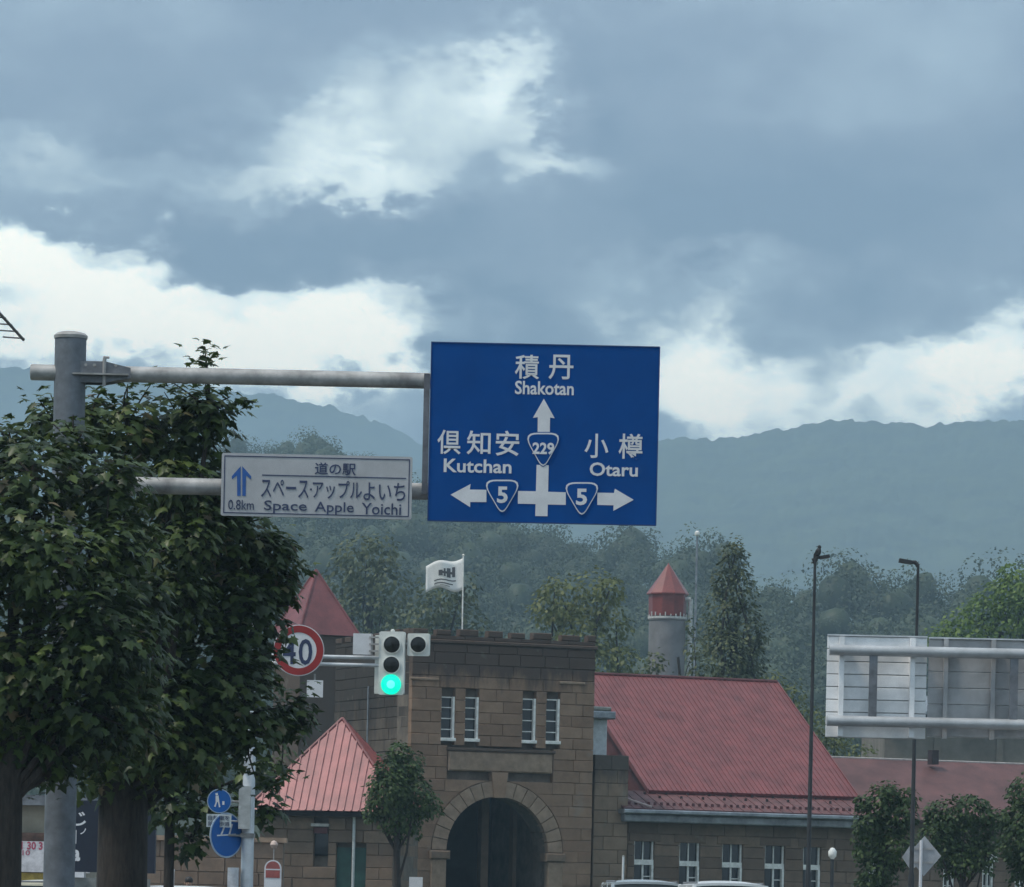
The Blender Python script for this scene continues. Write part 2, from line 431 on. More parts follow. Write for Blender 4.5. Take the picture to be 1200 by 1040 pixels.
hillside('mountain', [(-1200, 470), (-500, 420), (-150, 426), (0, 430), (60, 433), (160, 446), (290, 461), (335, 466), (390, 478), (430, 490), (470, 507), (510, 532), (600, 560), (760, 600), (1000, 640), (1500, 690), (2500, 700)],
         [(-1200, 4300), (2500, 4300)], 1700, us, 130, 4.0, M_mount, 1.5, 0.16, 11)
hillside('mountain', [(-1200, 640), (0, 640), (300, 615), (500, 548), (620, 522), (770, 516), (800, 513), (850, 515), (885, 507), (930, 500), (975, 494), (1010, 493), (1060, 497), (1090, 498), (1130, 494), (1200, 491), (1500, 470), (1900, 500), (2500, 520)],
         [(-1200, 3300), (2500, 3300)], 1250, us, 150, 3.6, M_mount, 1.45, 0.14, 23)

# ---- wooded hill in front of them
HILL = [(-1200, 662), (-300, 637), (100, 622), (250, 568), (310, 560), (365, 556), (410, 560), (480, 615), (560, 640), (640, 676), (760, 690), (810, 693), (845, 700), (880, 749), (940, 760), (1000, 754), (1035, 740), (1075, 747), (1130, 756), (1200, 754), (1500, 732), (2500, 732)]
HDIST = [(-1200, 1000), (250, 1000), (420, 950), (600, 800), (820, 740), (880, 660), (2500, 640)]
us2 = np.concatenate([np.arange(-700, 2000, 12.0)])
M_under = mat('forest_floor', (0.035, 0.045, 0.022), 0.95, var=0.3, scale=0.1)
hillside('hill', HILL, HDIST, 380, us2, 40, 0.6, M_under, 1.1, 0.05, 41)

def crown_proto(nl, cards, size, squash=1.1):
    lob = [(0, 0, 0.1, .62, .62, .6)]
    for i in range(nl):
        a = 2.4 * i + random.uniform(-.5, .5); h = random.uniform(-0.55, 0.75); rr = 0.62 * math.sqrt(max(0.1, 1 - h * h * 0.9))
        q = random.uniform(.34, .5); lob.append((math.cos(a) * rr, math.sin(a) * rr, h * squash, q, q, q * .9))
    return cluster_leaves(lob, cards, size, up=0.5, rnd=0.6, shell=(0.84, 1.0))
bmc = bmesh.new(); bmesh.ops.create_icosphere(bmc, subdivisions=2, radius=1.0)
CORE = (np.array([v.co[:] for v in bmc.verts]), np.array([[v.index for v in f.verts] for f in bmc.faces])); bmc.free()
def forest(name, trees, tmpl_sets, m, parent=None):
    VV, FF, TT = [], [], []; off = 0
    st = simple_template()
    for (x, y, z, r, h, k, tn) in trees:
        p, Rm, sz, ti = tmpl_sets[k]
        a = random.uniform(0, 6.28); ca, sa = math.cos(a), math.sin(a)
        rot = np.array([[ca, -sa, 0], [sa, ca, 0], [0, 0, 1]])
        sc = np.array([r, r, h * 0.42])
        V, Fc, kf = scatter(st, (p @ rot.T) * sc + np.array([x, y, z + h * 0.62]), rot[None] @ Rm, sz * r)
        VV.append(V); FF.append(Fc + off); off += len(V); TT.append(np.repeat(np.clip(ti * 0.6 + tn, 0, 1), kf))
        cv = (CORE[0] * np.array([r * .52, r * .52, h * .24])) * rng.uniform(.85, 1.1, (len(CORE[0]), 1)) + np.array([x, y, z + h * .6])
        VV.append(cv); FF.append(CORE[1] + off); off += len(cv); TT.append(np.full(len(CORE[1]), np.clip(.2 + tn, 0, 1)))
    return np_mesh(name, np.concatenate(VV), np.concatenate(FF), m, parent, np.concatenate(TT), 'stuff')
protos = [crown_proto(10, 4.2, 0.105) for _ in range(5)]
trees = []
for row in np.linspace(0.12, 1.02, 34):
    xx = -260.0
    u = -60 + random.uniform(0, 20)
    while u < 1290:
        yr = float(interp(HDIST, np.array([u]))[0]); y = 380 + (yr - 380) * row + random.uniform(-8, 8)
        top = float(interp(HILL, np.array([u]))[0]); a, b = lev(u, top)
        z = max(0, (HC + b * yr / F) * min(1, row) ** 1.1) - 1
        r = random.uniform(2.6, 5.2) * (1.15 if random.random() < .2 else 1); h = r * random.uniform(1.9, 2.9)
        if u > 845 and row > .93: h *= 1.1
        trees.append((a * y / F, y, z, r, h, random.randrange(5), random.uniform(-0.12, 0.42)))
        u += r * 1.25 * F / y * random.uniform(0.75, 1.25)
wood = forest('hillside_wood', trees, protos, M_leafF)
tag(wood, 'dense mixed wood covering the hill behind the red roofs', 'wood', kind='stuff')
print('forest trees', len(trees))

# ---- haze
M = bpy.data.materials.new('haze'); M.use_nodes = True
nt = M.node_tree; nt.nodes.clear()
ou = nt.nodes.new('ShaderNodeOutputMaterial'); pv = nt.nodes.new('ShaderNodeVolumePrincipled')
pv.inputs['Color'].default_value = (0.55, 0.81, 1.0, 1); pv.inputs['Density'].default_value = 0.00044; pv.inputs['Anisotropy'].default_value = 0.0
nt.links.new(pv.outputs[0], ou.inputs['Volume'])
mb = MB(); mb.box(-4300, 4300, -700, 5700, -1.0, 460)
tag(mb.build('haze', M), kind='stuff')

# ================================================================== MID AND FAR TREES
def base_z(Y): return 0.0
def make_tree(name, label, group, Y, cl, leaf, size, dens, trunk_px, trunk_r, depth=1.0, up=0.45, tmpl=None, base=None):
    """cl: lobes (px, py, r_px[, stretch]) at distance Y (+ dy); trunk foot below trunk_px"""
    s = px_m(Y); foot = P(trunk_px, 1055, Y); foot.z = 0 if base is None else base
    t = thing(name, label, 'tree', foot, group)
    cls = []
    for c in cl:
        px, py, r = c[:3]; sv = c[3] if len(c) > 3 else 1.0; dy = c[4] if len(c) > 4 else random.uniform(-.5, .5) * r * s * depth
        q = P(px, py, Y); cls.append((q.x, Y + dy, q.z, r * s, r * s * depth, r * s * sv))
    p, Rm, sz, ti = cluster_leaves(cls, dens, size, up=up, rnd=0.6, shell=(0.62, 1.06))
    V, Fc, k = scatter(tmpl or simple_template(), p, Rm, sz)
    np_mesh('crown', V, Fc, leaf, t, np.repeat(ti, k), 'stuff')
    mb = MB(); zt = max(c[2] for c in cls); zb = min(c[2] - c[5] for c in cls)
    mid = Vector((sum(c[0] for c in cls) / len(cls), Y, zb + (zt - zb) * .55))
    pts = limb(mb, foot, mid, trunk_r, trunk_r * .5, 0.03, 8)
    for c in cls:
        limb(mb, pts[random.randint(2, 4)], c[:3], trunk_r * .32, trunk_r * .1, 0.1, 5, 4)
    mb.build('trunk', M_bark, t, smooth=True)
    return t
# greyish broad trees behind the stone gate
make_tree('broadleaf_tree', 'tall grey-green broadleaf tree behind the speed sign and traffic signal', 'trees behind the distillery', 330,
    [(400, 690, 40), (430, 660, 38), (455, 690, 40), (440, 730, 55), (395, 740, 45), (448, 645, 24), (410, 655, 26), (480, 740, 40)], M_leafP, 0.46, 11, 430, .5)
make_tree('broadleaf_tree', 'rounded grey-green tree behind the flag on the stone gate', 'trees behind the distillery', 300,
    [(515, 705, 38), (535, 725, 40), (495, 735, 40), (545, 690, 22), (560, 750, 30), (520, 765, 40)], M_leafP, 0.42, 10, 520, .45)
make_tree('broadleaf_tree', 'pale yellow-green tree between the stone gate and the red-capped round tower', 'trees behind the distillery', 240,
    [(660, 705, 34), (700, 700, 36), (640, 715, 24), (680, 740, 48), (722, 730, 24), (715, 690, 24), (690, 780, 55), (730, 775, 28), (650, 690, 18)], M_leafL, 0.30, 11, 685, .4)
make_tree('poplar_tree', 'narrow upright poplar beside the red-capped round tower', 'trees behind the distillery', 215,
    [(858, 660, 17, 1.6), (845, 680, 17, 1.6), (868, 690, 22, 1.6), (848, 720, 24, 1.5), (872, 740, 26, 1.5), (850, 770, 32, 1.4), (880, 775, 22, 1.4), (862, 800, 36), (838, 745, 18, 1.5), (864, 640, 9, 1.8), (850, 648, 8, 1.8), (890, 745, 12, 1.6)],
    M_leafP, 0.22, 14, 860, .35, up=0.7)
make_tree('broadleaf_tree', 'bright green rounded tree behind the big road sign seen from behind', 'trees behind the distillery', 250,
    [(1175, 700, 34), (1150, 720, 34), (1125, 740, 32), (1200, 690, 34), (1105, 748, 22), (1190, 740, 50), (1140, 775, 50), (1230, 720, 60), (1180, 672, 14), (1240, 690, 40)], M_leafB, 0.30, 13, 1170, .35)
make_tree('broadleaf_tree', 'low pale green bush right of the main red roof', 'trees behind the distillery', 212,
    [(905, 805, 20), (930, 815, 18), (950, 845, 24), (980, 862, 20), (965, 880, 30), (1005, 890, 24), (925, 850, 30)], M_leafL, 0.22, 11, 950, .2)
# foliage by the foot of the round tower
make_tree('broadleaf_tree', 'small leafy tree growing against the grey round tower', 'trees behind the distillery', 192,
    [(768, 775, 16), (815, 760, 14, 1.4), (822, 790, 20), (812, 735, 9, 1.6), (760, 795, 18), (790, 800, 14)], M_leafP, 0.2, 9.8, 815, .12)
# street trees in front of the buildings
ST = 'young street trees in front of the stone buildings'
make_tree('street_tree', 'small round street tree in front of the stone gate', ST, 118,
    [(455, 905, 22), (478, 900, 22), (468, 882, 16), (450, 935, 26), (485, 930, 26), (497, 945, 20), (470, 955, 28), (440, 950, 16), (462, 925, 30)], M_leafS, 0.125, 30, 472, .13)
make_tree('street_tree', 'dark street tree directly left of the right lamp post', ST, 108,
    [(1035, 945, 26), (1015, 965, 22), (1055, 960, 24), (1022, 990, 28), (1050, 995, 28), (1030, 1020, 26), (1040, 930, 16), (1012, 940, 12), (1062, 935, 14), (1020, 1040, 20)], M_leafS, 0.125, 30, 1038, .12)
make_tree('street_tree', 'wide street tree between the two lamp-side trees at right', ST, 112,
    [(1110, 960, 26), (1140, 950, 26), (1095, 985, 24), (1130, 985, 32), (1155, 985, 22), (1125, 1005, 28), (1150, 1005, 20), (1095, 955, 16), (1165, 960, 14)], M_leafS, 0.125, 30, 1130, .12)
make_tree('street_tree', 'street tree cut off by the right edge of the picture', ST, 106,
    [(1205, 930, 28), (1190, 960, 24), (1215, 980, 40), (1188, 995, 22), (1205, 1015, 26), (1230, 950, 40)], M_leafS, 0.125, 30, 1212, .12)
# ================================================================== DISTILLERY
TH = R(22)
E1 = Vector((math.cos(TH), math.sin(TH), 0)); NI = Vector((-math.sin(TH), math.cos(TH), 0))
O_T = P(477, 1055, 160); O_T.z = 0
def hit(px, py, d, o=None, n=None, e=None):
    """photo ray meets the wall plane at depth d behind the tower front: (along, up)"""
    o = o or O_T; n = n or NI; e = e or E1
    a, b = lev(px, py); ray = Vector((a / F, 1, b / F)); cam0 = Vector((0, 0, HC))
    t = ((o - cam0).dot(n) + d) / ray.dot(n); q = cam0 + ray * t
    return (q - o).dot(e), q.z
def BP(s, d, z): return O_T + E1 * s + NI * d + ZA * z

def stone_mat(name, lo, hi, stain, z0, z1):
    m = bpy.data.materials.new(name); m.use_nodes = True
    nt = m.node_tree; N = nt.nodes; L = nt.links; b = N['Principled BSDF']; b.inputs['Roughness'].default_value = 0.93
    b.inputs['Specular IOR Level'].default_value = 0.2
    tc = N.new('ShaderNodeTexCoord'); oi = N.new('ShaderNodeObjectInfo')
    def nz(sc, det=6, st=None):
        n = N.new('ShaderNodeTexNoise'); n.inputs['Scale'].default_value = sc; n.inputs['Detail'].default_value = det; n.inputs['Roughness'].default_value = 0.7
        if st:
            mp = N.new('ShaderNodeMapping'); mp.inputs['Scale'].default_value = st; L.new(tc.outputs['Object'], mp.inputs[0]); L.new(mp.outputs[0], n.inputs['Vector'])
        else: L.new(tc.outputs['Object'], n.inputs['Vector'])
        return n.outputs['Fac']
    def mr(v, a, c, x=0.0, y=1.0):
        n = N.new('ShaderNodeMapRange'); n.inputs['From Min'].default_value = a; n.inputs['From Max'].default_value = c
        n.inputs['To Min'].default_value = x; n.inputs['To Max'].default_value = y; L.new(v, n.inputs['Value']); return n.outputs[0]
    def mix(f, a, c):
        n = N.new('ShaderNodeMix'); n.data_type = 'RGBA'
        L.new(f, n.inputs[0])
        for i, v in ((6, a), (7, c)):
            if isinstance(v, tuple): n.inputs[i].default_value = (*v, 1)
            else: L.new(v, n.inputs[i])
        return n.outputs[2]
    col = mix(oi.outputs['Random'], lo, hi)
    n1 = nz(2.2); col = mix(mr(n1, .4, .75, 0, .55), col, tuple(c * .5 for c in lo))
    # soot and lichen run down from the parapet, with an uneven edge of their own
    sp = N.new('ShaderNodeSeparateXYZ'); L.new(tc.outputs['Object'], sp.inputs[0])
    hz = mr(sp.outputs['Z'], z0, z1)
    n2 = nz(1.3, 5, (1.6, 1.6, 0.35))
    ad = N.new('ShaderNodeMath'); ad.operation = 'ADD'; L.new(hz, ad.inputs[0]); L.new(mr(n2, 0, 1, -.75, .75), ad.inputs[1])
    col = mix(mr(ad.outputs[0], .35, .75, 0, .85), col, stain)
    n3 = nz(.9, 4); col = mix(mr(n3, .62, .7, 0, .3), col, (0.26, 0.25, 0.22))
    L.new(col, b.inputs['Base Color'])
    bp = N.new('ShaderNodeBump'); bp.inputs['Strength'].default_value = .5; bp.inputs['Distance'].default_value = .03
    L.new(nz(7), bp.inputs['Height']); L.new(bp.outputs[0], b.inputs['Normal'])
    MATS[name] = m; return m
M_stone = stone_mat('gate_stone', (0.255, 0.163, 0.112), (0.34, 0.225, 0.155), (0.072, 0.055, 0.048), 8.9, 10.5)
M_stone2 = stone_mat('wing_stone', (0.17, 0.12, 0.09), (0.25, 0.178, 0.13), (0.09, 0.068, 0.056), 4.2, 7.5)
M_mortar = mat('mortar', (0.16, 0.13, 0.105), 0.95, var=0.2, scale=2)
M_slab = mat('dressed_stone', (0.32, 0.225, 0.16), 0.9, var=0.15, scale=3, bump=.2)
M_white = mat('white_paint', (0.84, 0.83, 0.79), 0.6, var=0.12, scale=5)
M_glass = mat('window_glass', (0.012, 0.014, 0.016), 0.08, var=0.0)
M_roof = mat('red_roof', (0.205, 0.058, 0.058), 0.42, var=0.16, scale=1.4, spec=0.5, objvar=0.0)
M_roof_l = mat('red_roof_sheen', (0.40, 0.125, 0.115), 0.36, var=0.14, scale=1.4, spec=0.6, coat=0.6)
M_roof_d = mat('dark_red_wall', (0.11, 0.030, 0.032), 0.7, var=0.2, scale=2)
M_dark = mat('dark_wood', (0.010, 0.009, 0.010), 0.8, var=0.3, scale=4, spec=.1)
M_gutter = mat('zinc', (0.30, 0.32, 0.35), 0.45, 0.6, var=0.2, scale=2)
M_green = mat('green_door', (0.02, 0.075, 0.060), 0.55, var=0.2, scale=2)

stone_n = 0
def stones(parent, o, u, n, m, u0, u1, z0, z1, ch=0.42, sw=1.15, depth=0.3, holes=(), arch=None, seed=1, gap=0.012, kindname='stone'):
    """courses of separate blocks on the plane (o,u,n): n points into the wall"""
    rd = random.Random(seed); z = z0; k = 0
    while z < z1 - 0.05:
        h = min(ch * rd.uniform(.92, 1.08), z1 - z)
        if z1 - (z + h) < 0.15: h = z1 - z
        # free stretches of this course
        spans = [(u0, u1)]
        for (a, b, c, d) in holes:
            if z + h > c + .04 and z < d - .04:
                ns = []
                for (p, q) in spans:
                    if b <= p or a >= q: ns.append((p, q)); continue
                    if a - p > .12: ns.append((p, a))
                    if q - b > .12: ns.append((b, q))
                spans = ns
        edges = []
        for (p, q) in spans:
            if arch and z < arch[1] + arch[2] - 0.02 and p < arch[0] < q:
                edges.append((p, arch[0], 'L')); edges.append((arch[0], q, 'R'))
            else: edges.append((p, q, ''))
        for (p, q, side) in edges:
            ax = lambda zz: (arch[2] if zz < arch[1] else math.sqrt(max(0, arch[2] ** 2 - (zz - arch[1]) ** 2))) if side else 0
            wide = ax(z)
            lo, hi = (p, q - wide * .999) if side == 'L' else ((p + wide * .999, q) if side == 'R' else (p, q))
            if hi - lo < 0.1 and not side: continue
            cuts = [lo]; x = lo + (sw * rd.uniform(.35, .75) if k % 2 else sw * rd.uniform(.8, 1.1))
            while x < hi - .35 * sw: cuts.append(x); x += sw * rd.uniform(.75, 1.3)
            cuts.append(hi)
            pr = lambda: rd.uniform(-.018, .014)
            for i in range(len(cuts) - 1):
                a, b = cuts[i] + gap / 2, cuts[i + 1] - gap / 2
                if b - a < .04 and not side: continue
                ends = (side == 'L' and i == len(cuts) - 2) or (side == 'R' and i == 0)
                mb = MB(); n0 = pr()
                if ends:
                    zs = [z + gap / 2 + (h - gap) * t / 4 for t in range(5)]
                    if side == 'L': poly = [(a, zs[0])] + [(q - ax(zz) - gap / 2, zz) for zz in zs] + [(a, zs[-1])]
                    else: poly = [(b, zs[-1])] + [(p + ax(zz) + gap / 2, zz) for zz in reversed(zs)] + [(b, zs[0])]
                    if max(v[0] for v in poly) - min(v[0] for v in poly) < .06: continue
                    mb.prism([o + u * x_ + n * n0 + ZA * z_ for x_, z_ in poly], n * (depth - n0))
                else:
                    mb.frame_box(o, u, n, ZA, a, b, n0, depth, z + gap / 2, z + h - gap / 2, 0.018)
                mb.build(kindname, m, parent)
        z += h; k += 1

# ---- gate tower
W_T = hit(695, 900, 0)[0]; ztop = hit(586, 741, 0)[1]
tower = thing('stone_gate', 'dark stone gate tower with battlements, round arch and four narrow windows', 'gate tower', O_T)
D_T = 8.6
acx, spring = (hit(523, 996, 0)[0] + hit(642, 1000, 0)[0]) / 2, hit(583, 998, 0)[1]
ar = (hit(642, 1000, 0)[0] - hit(523, 996, 0)[0]) / 2; aro = ar + 0.62
zpar = hit(586, 757, 0)[1]; zband = hit(586, 796, 0)[1]
# core (recessed mortar face) with the archway
d0 = 0.3
prof = [(0.0, 0), (0.0, ztop - .35), (W_T, ztop - .35), (W_T, 0), (acx + ar, 0)]
for i in range(0, 25):
    t = math.pi * i / 24; prof.append((acx + ar * math.cos(t), spring + ar * math.sin(t)))
prof.append((acx - ar, 0))
mb = MB(); mb.prism([BP(s, d0, z) for s, z in prof], NI * 1.2)
mb.frame_box(O_T, E1, NI, ZA, 0.3, acx - ar - .3, 1.5, D_T - .02, 0, ztop - .4)
mb.frame_box(O_T, E1, NI, ZA, acx + ar + .3, W_T, 1.5, D_T - .02, 0, ztop - .4)
mb.frame_box(O_T, E1, NI, ZA, acx - ar - .3, acx + ar + .3, 1.5, D_T - .02, spring + ar + .3, ztop - .4)
mb.build('wall', M_mortar, tower)
mb = MB(); mb.frame_box(O_T, E1, NI, ZA, acx - ar - .29, acx + ar + .29, 6.6, 6.9, 0, spring + ar + .29); mb.build('inner_door', M_dark, tower)
for px, w in ((568, .3), (603, .16)):
    s, _ = hit(px, 1000, 3.2); mb = MB(); mb.frame_box(O_T, E1, NI, ZA, s - w / 2, s + w / 2, 3.2, 3.6, 0, spring + ar + .25); mb.build('inner_post', M_stone2, tower)
# windows
wins = []
for x0, x1 in ((518, 532.5), (546, 560.5), (613, 627.5), (641, 655.5)):
    y0, y1 = 816 + (x0 - 518) * .025, 868 + (x0 - 518) * .03
    a, zt = hit(x0, y0, 0); b, zb = hit(x1, y1, 0); wins.append((a, b, zb, zt))
pan = hit(524, 905, 0)[0], hit(648, 905, 0)[0], hit(586, 906, 0)[1], hit(586, 881, 0)[1]
stones(tower, O_T, E1, NI, M_stone, 0, W_T, 0, zpar - .02, 0.42, 1.12, d0, wins + [pan], (acx, spring, aro), 3)
# upper courses, set slightly forward, and merlons
mb = MB(); mb.frame_box(O_T, E1, NI, ZA, -.06, W_T + .06, -.10, .12, zpar, zpar + .14, .03); mb.build('string_course', M_stone, tower)
stones(tower, O_T, E1, NI, M_stone, 0, W_T, zpar + .15, ztop - .22, 0.40, 0.95, d0, (), None, 5)
x = 0.0; rd = random.Random(4)
while x < W_T - .3:
    w = rd.uniform(.55, .8); mb = MB(); mb.frame_box(O_T, E1, NI, ZA, x, min(x + w, W_T), -.02, .32, ztop - .21, ztop + rd.uniform(-.01, .05), .03); mb.build('merlon', M_stone, tower); x += w + rd.uniform(.28, .42)
# voussoirs, keystone, imposts
nv = 17
for i in range(nv):
    t0, t1 = math.pi * i / nv + .006, math.pi * (i + 1) / nv - .006
    if i == nv // 2: continue
    poly = [(acx + r * math.cos(t), spring + r * math.sin(t)) for r, t in ((ar, t0), (aro - .03, t0), (aro - .03, (t0 + t1) / 2), (aro - .03, t1), (ar, t1), (ar, (t0 + t1) / 2))]
    mb = MB(); mb.prism([BP(s, -.02 + rd.uniform(-.01, .01), z) for s, z in poly], NI * .5); mb.build('voussoir', M_slab, tower)
mb = MB(); zk0, zk1 = spring + ar - .04, spring + ar + .92
mb.prism([BP(s, -.12, z) for s, z in ((acx - .22, zk0), (acx + .22, zk0), (acx + .33, zk1), (acx - .33, zk1))], NI * .6); mb.build('keystone', M_stone, tower)
for sg in (-1, 1):
    a, b = sorted((acx + sg * (ar - .12), acx + sg * (aro + .06)))
    mb = MB(); mb.frame_box(O_T, E1, NI, ZA, a, b, -.14, .5, spring - .34, spring - .02, .04); mb.build('impost', M_stone2, tower)
    a, b = sorted((acx + sg * ar, acx + sg * aro))
    mb = MB(); mb.frame_box(O_T, E1, NI, ZA, a, b, -.05, .5, 0, spring - .35, .03); mb.build('pier', M_slab, tower)
# inscription slab
mb = MB(); mb.frame_box(O_T, E1, NI, ZA, pan[0] + .03, pan[1] - .03, -.05, .29, pan[2] + .03, pan[3] - .03, .05); mb.build('blank_slab', M_slab, tower)
mb = MB(); mb.frame_box(O_T, E1, NI, ZA, pan[0] - .05, pan[1] + .05, -.12, .29, pan[3] - .02, pan[3] + .09, .02); mb.build('slab_ledge', M_stone2, tower)
def tower_window(par, o, a, b, zb, zt, n, bars=3, mull=False, fr=.06, depth=.2):
    w = MB(); w.frame_box(o, E1, n, ZA, a, b, depth, depth + .07, zb, zt); wo = w.build('window', M_glass, par)
    f = MB()
    f.frame_box(o, E1, n, ZA, b - fr * 1.5, b - .005, depth - .17, depth - .003, zb + .004, zt - .004)
    f.frame_box(o, E1, n, ZA, a + .005, a + fr * .6, depth - .06, depth - .003, zb + .004, zt - .004)
    f.frame_box(o, E1, n, ZA, a + fr * .62, b - fr * 1.52, depth - .06, depth - .003, zt - .05, zt - .006)
    for i in range(1, bars + 1):
        z = zb + (zt - zb) * i / (bars + 1); f.frame_box(o, E1, n, ZA, a + fr * .62, b - fr * 1.52, depth - .05, depth - .004, z - .018, z + .018)
    f.build('frame', M_white, wo)
    sl_ = MB(); sl_.frame_box(o, E1, n, ZA, a - .03, b + .03, -.08, depth, zb - .03, zb + .09, .01); sl_.build('sill', M_white, wo)
for (a, b, zb, zt) in wins: tower_window(tower, O_T, a, b, zb, zt, NI)
# left flank of the tower, seen obliquely
M_stone_shade = stone_mat('flank_stone_shaded', (0.10, 0.08, 0.066), (0.15, 0.12, 0.097), (0.045, 0.039, 0.036), 6.0, 10.0)  # gate stone plus stains, with shade put into the colour of this sunlit face
stones(tower, O_T + NI * D_T, -NI, E1, M_stone_shade, 0, D_T - .31, 5.0, ztop - .22, 0.42, 1.3, d0 - .02, (), None, 9)
for i in range(8):
    mb = MB(); mb.frame_box(O_T + NI * D_T, -NI, E1, ZA, i * 1.08, i * 1.08 + .68, -.02, .3, ztop - .21, ztop + rd.uniform(-.02, .05), .03); mb.build('merlon', M_stone, tower)
# stains of white lichen under the band: thin ledges
for px0, px1, py in ((655, 685, 800), (480, 514, 795)):
    a, z = hit(px0, py, 0); b, _ = hit(px1, py, 0); mb = MB(); mb.frame_box(O_T, E1, NI, ZA, a, b, -.09, .02, z - .05, z + .05, .02); mb.build('ledge', M_slab, tower)
# drain pipe on the flank
pp = O_T + NI * 4.4 - E1 * .12
mb = MB(); mb.tube([pp + ZA * 3.5, pp + ZA * 9.6], .035, 8); mb.build('drain_pipe', M_gutter, tower, smooth=True)

# ---- flag on the tower
fb = BP(*[hit(541, 735, 3.0)[0], 3.0, 0]); Yf = fb.y
flag = thing('flag', 'white flag with a dark emblem flying above the stone gate', 'flag', P(541.5, 740, Yf))
mb = MB(); mb.tube([P(541.5, 752, Yf), P(543, 652, Yf)], .028, 8); mb.lathe(P(543, 651, Yf), [(.02, -.03), (.055, 0.0), (.02, .05)], 8); mb.build('pole', M_white, flag, smooth=True)
def flag_pt(u, v):
    x = 543 - 44 * u; y = 654 + (8 * u + 2 * math.sin(u * 7)) + v * (35 - 3 * u + 2 * math.sin(u * 5 + 1))
    q = P(x, y, Yf); q.y += .22 * math.sin(u * 8 + v * 1.5) * u ** .6; return q
vs = [flag_pt(i / 16, j / 8) for j in range(9) for i in range(17)]
fs = [[j * 17 + i, j * 17 + i + 1, (j + 1) * 17 + i + 1, (j + 1) * 17 + i] for j in range(8) for i in range(16)]
fc = mesh_obj('cloth', vs, fs, mat('flag_cloth', (0.80, 0.80, 0.78), .8, var=.04), flag, True)
md = fc.modifiers.new('s', 'SOLIDIFY'); md.thickness = .012; md.offset = 0
def flag_patch(u0, u1, v0, v1, n=6):
    vs = []; 
    for j in (v0, v1):
        for i in range(n + 1): q = flag_pt(u0 + (u1 - u0) * i / n, j + .12 * (u0 + (u1 - u0) * i / n - .5)); q.y -= .02; vs.append(q)
    return vs, [[i, i + 1, n + 2 + i, n + 1 + i] for i in range(n)]
mb = MB()
for r in ((.22, .30, .22, .55), (.34, .44, .26, .58), (.47, .52, .28, .56), (.55, .66, .34, .54), (.30, .62, .38, .46)): mb.add(*flag_patch(*r))
for r in ((.20, .78, .66, .70), (.28, .78, .78, .82), (.36, .62, .87, .89)): mb.add(*flag_patch(*r))
mb.build('emblem', mat('flag_print', (0.10, 0.10, 0.11), .8, var=.1), flag)

# ---- right wing with the big red roof
wing = thing('stone_wing', 'long stone building with a big seamed red roof right of the gate', 'building', BP(W_T + 1, 1, 0))
dw = 1.0
sL = hit(735, 1000, dw)[0]; sR = hit(1015, 1000, dw)[0]
ze = hit(870, 966, .35)[1]                               # gutter bottom
wh = []
for x0, x1 in ((744, 767), (797, 820.5), (847, 870.5), (897, 920), (942, 962)):
    a, zt = hit(x0, 986 + (x0 - 744) * .035, dw); b, _ = hit(x1, 986 + (x0 - 744) * .035, dw); wh.append((a, b, .9, zt))
mb = MB(); mb.frame_box(O_T, E1, NI, ZA, sL + .02, sR, dw + .3, dw + 12, 0, ze - .02); mb.build('wall', M_mortar, wing)
Ow = O_T + NI * dw
stones(wing, Ow, E1, NI, M_stone2, sL, sR, 0, ze - .02, .42, 1.2, .3, wh, None, 21)
for (a, b, zb, zt) in wh:
    w = MB(); w.frame_box(Ow, E1, NI, ZA, a, b, .22, .29, zb, zt); wo = w.build('window', M_glass, wing)
    ztr = zt - (zt - zb) * .27; m_ = (a + b) / 2; f = MB()
    f.frame_box(Ow, E1, NI, ZA, a + .004, b - .004, .05, .215, ztr - .1, ztr + .1); f.build('transom', M_white, wo)
    f = MB()
    f.frame_box(Ow, E1, NI, ZA, b - .09, b - .004, .03, .217, zb, ztr - .102); f.frame_box(Ow, E1, NI, ZA, m_ - .035, m_ + .035, .14, .217, zb, ztr - .102)
    f.frame_box(Ow, E1, NI, ZA, m_ - .02, m_ + .02, .15, .217, ztr + .102, zt); f.frame_box(Ow, E1, NI, ZA, b - .06, b - .004, .1, .217, ztr + .102, zt); f.frame_box(Ow, E1, NI, ZA, a + .004, a + .05, .1, .217, ztr + .102, zt)
    for t in (.25, .5, .75):
        z = zb + (ztr - zb) * t; f.frame_box(Ow, E1, NI, ZA, m_ + .036, b - .092, .16, .217, z - .02, z + .02)
    f.build('frame', M_white, wo)
    l_ = MB(); l_.frame_box(Ow, E1, NI, ZA, a - .25, b + .25, -.03, .2, zt, zt + .02 + .3, .02); l_.build('lintel', M_stone2, wing)
# roofs
de, db = .35, 2.35
sbL, zb_ = hit(757, 920, db); sbR, zb2 = hit(1003, 931, db)
zb_ = (zb_ + zb2) / 2
sE = hit(731, 960, de)[0]; sER = hit(1020, 970, de)[0]
zeT = hit(870, 951, de)[1]
rise, run = 4.55, 7.0
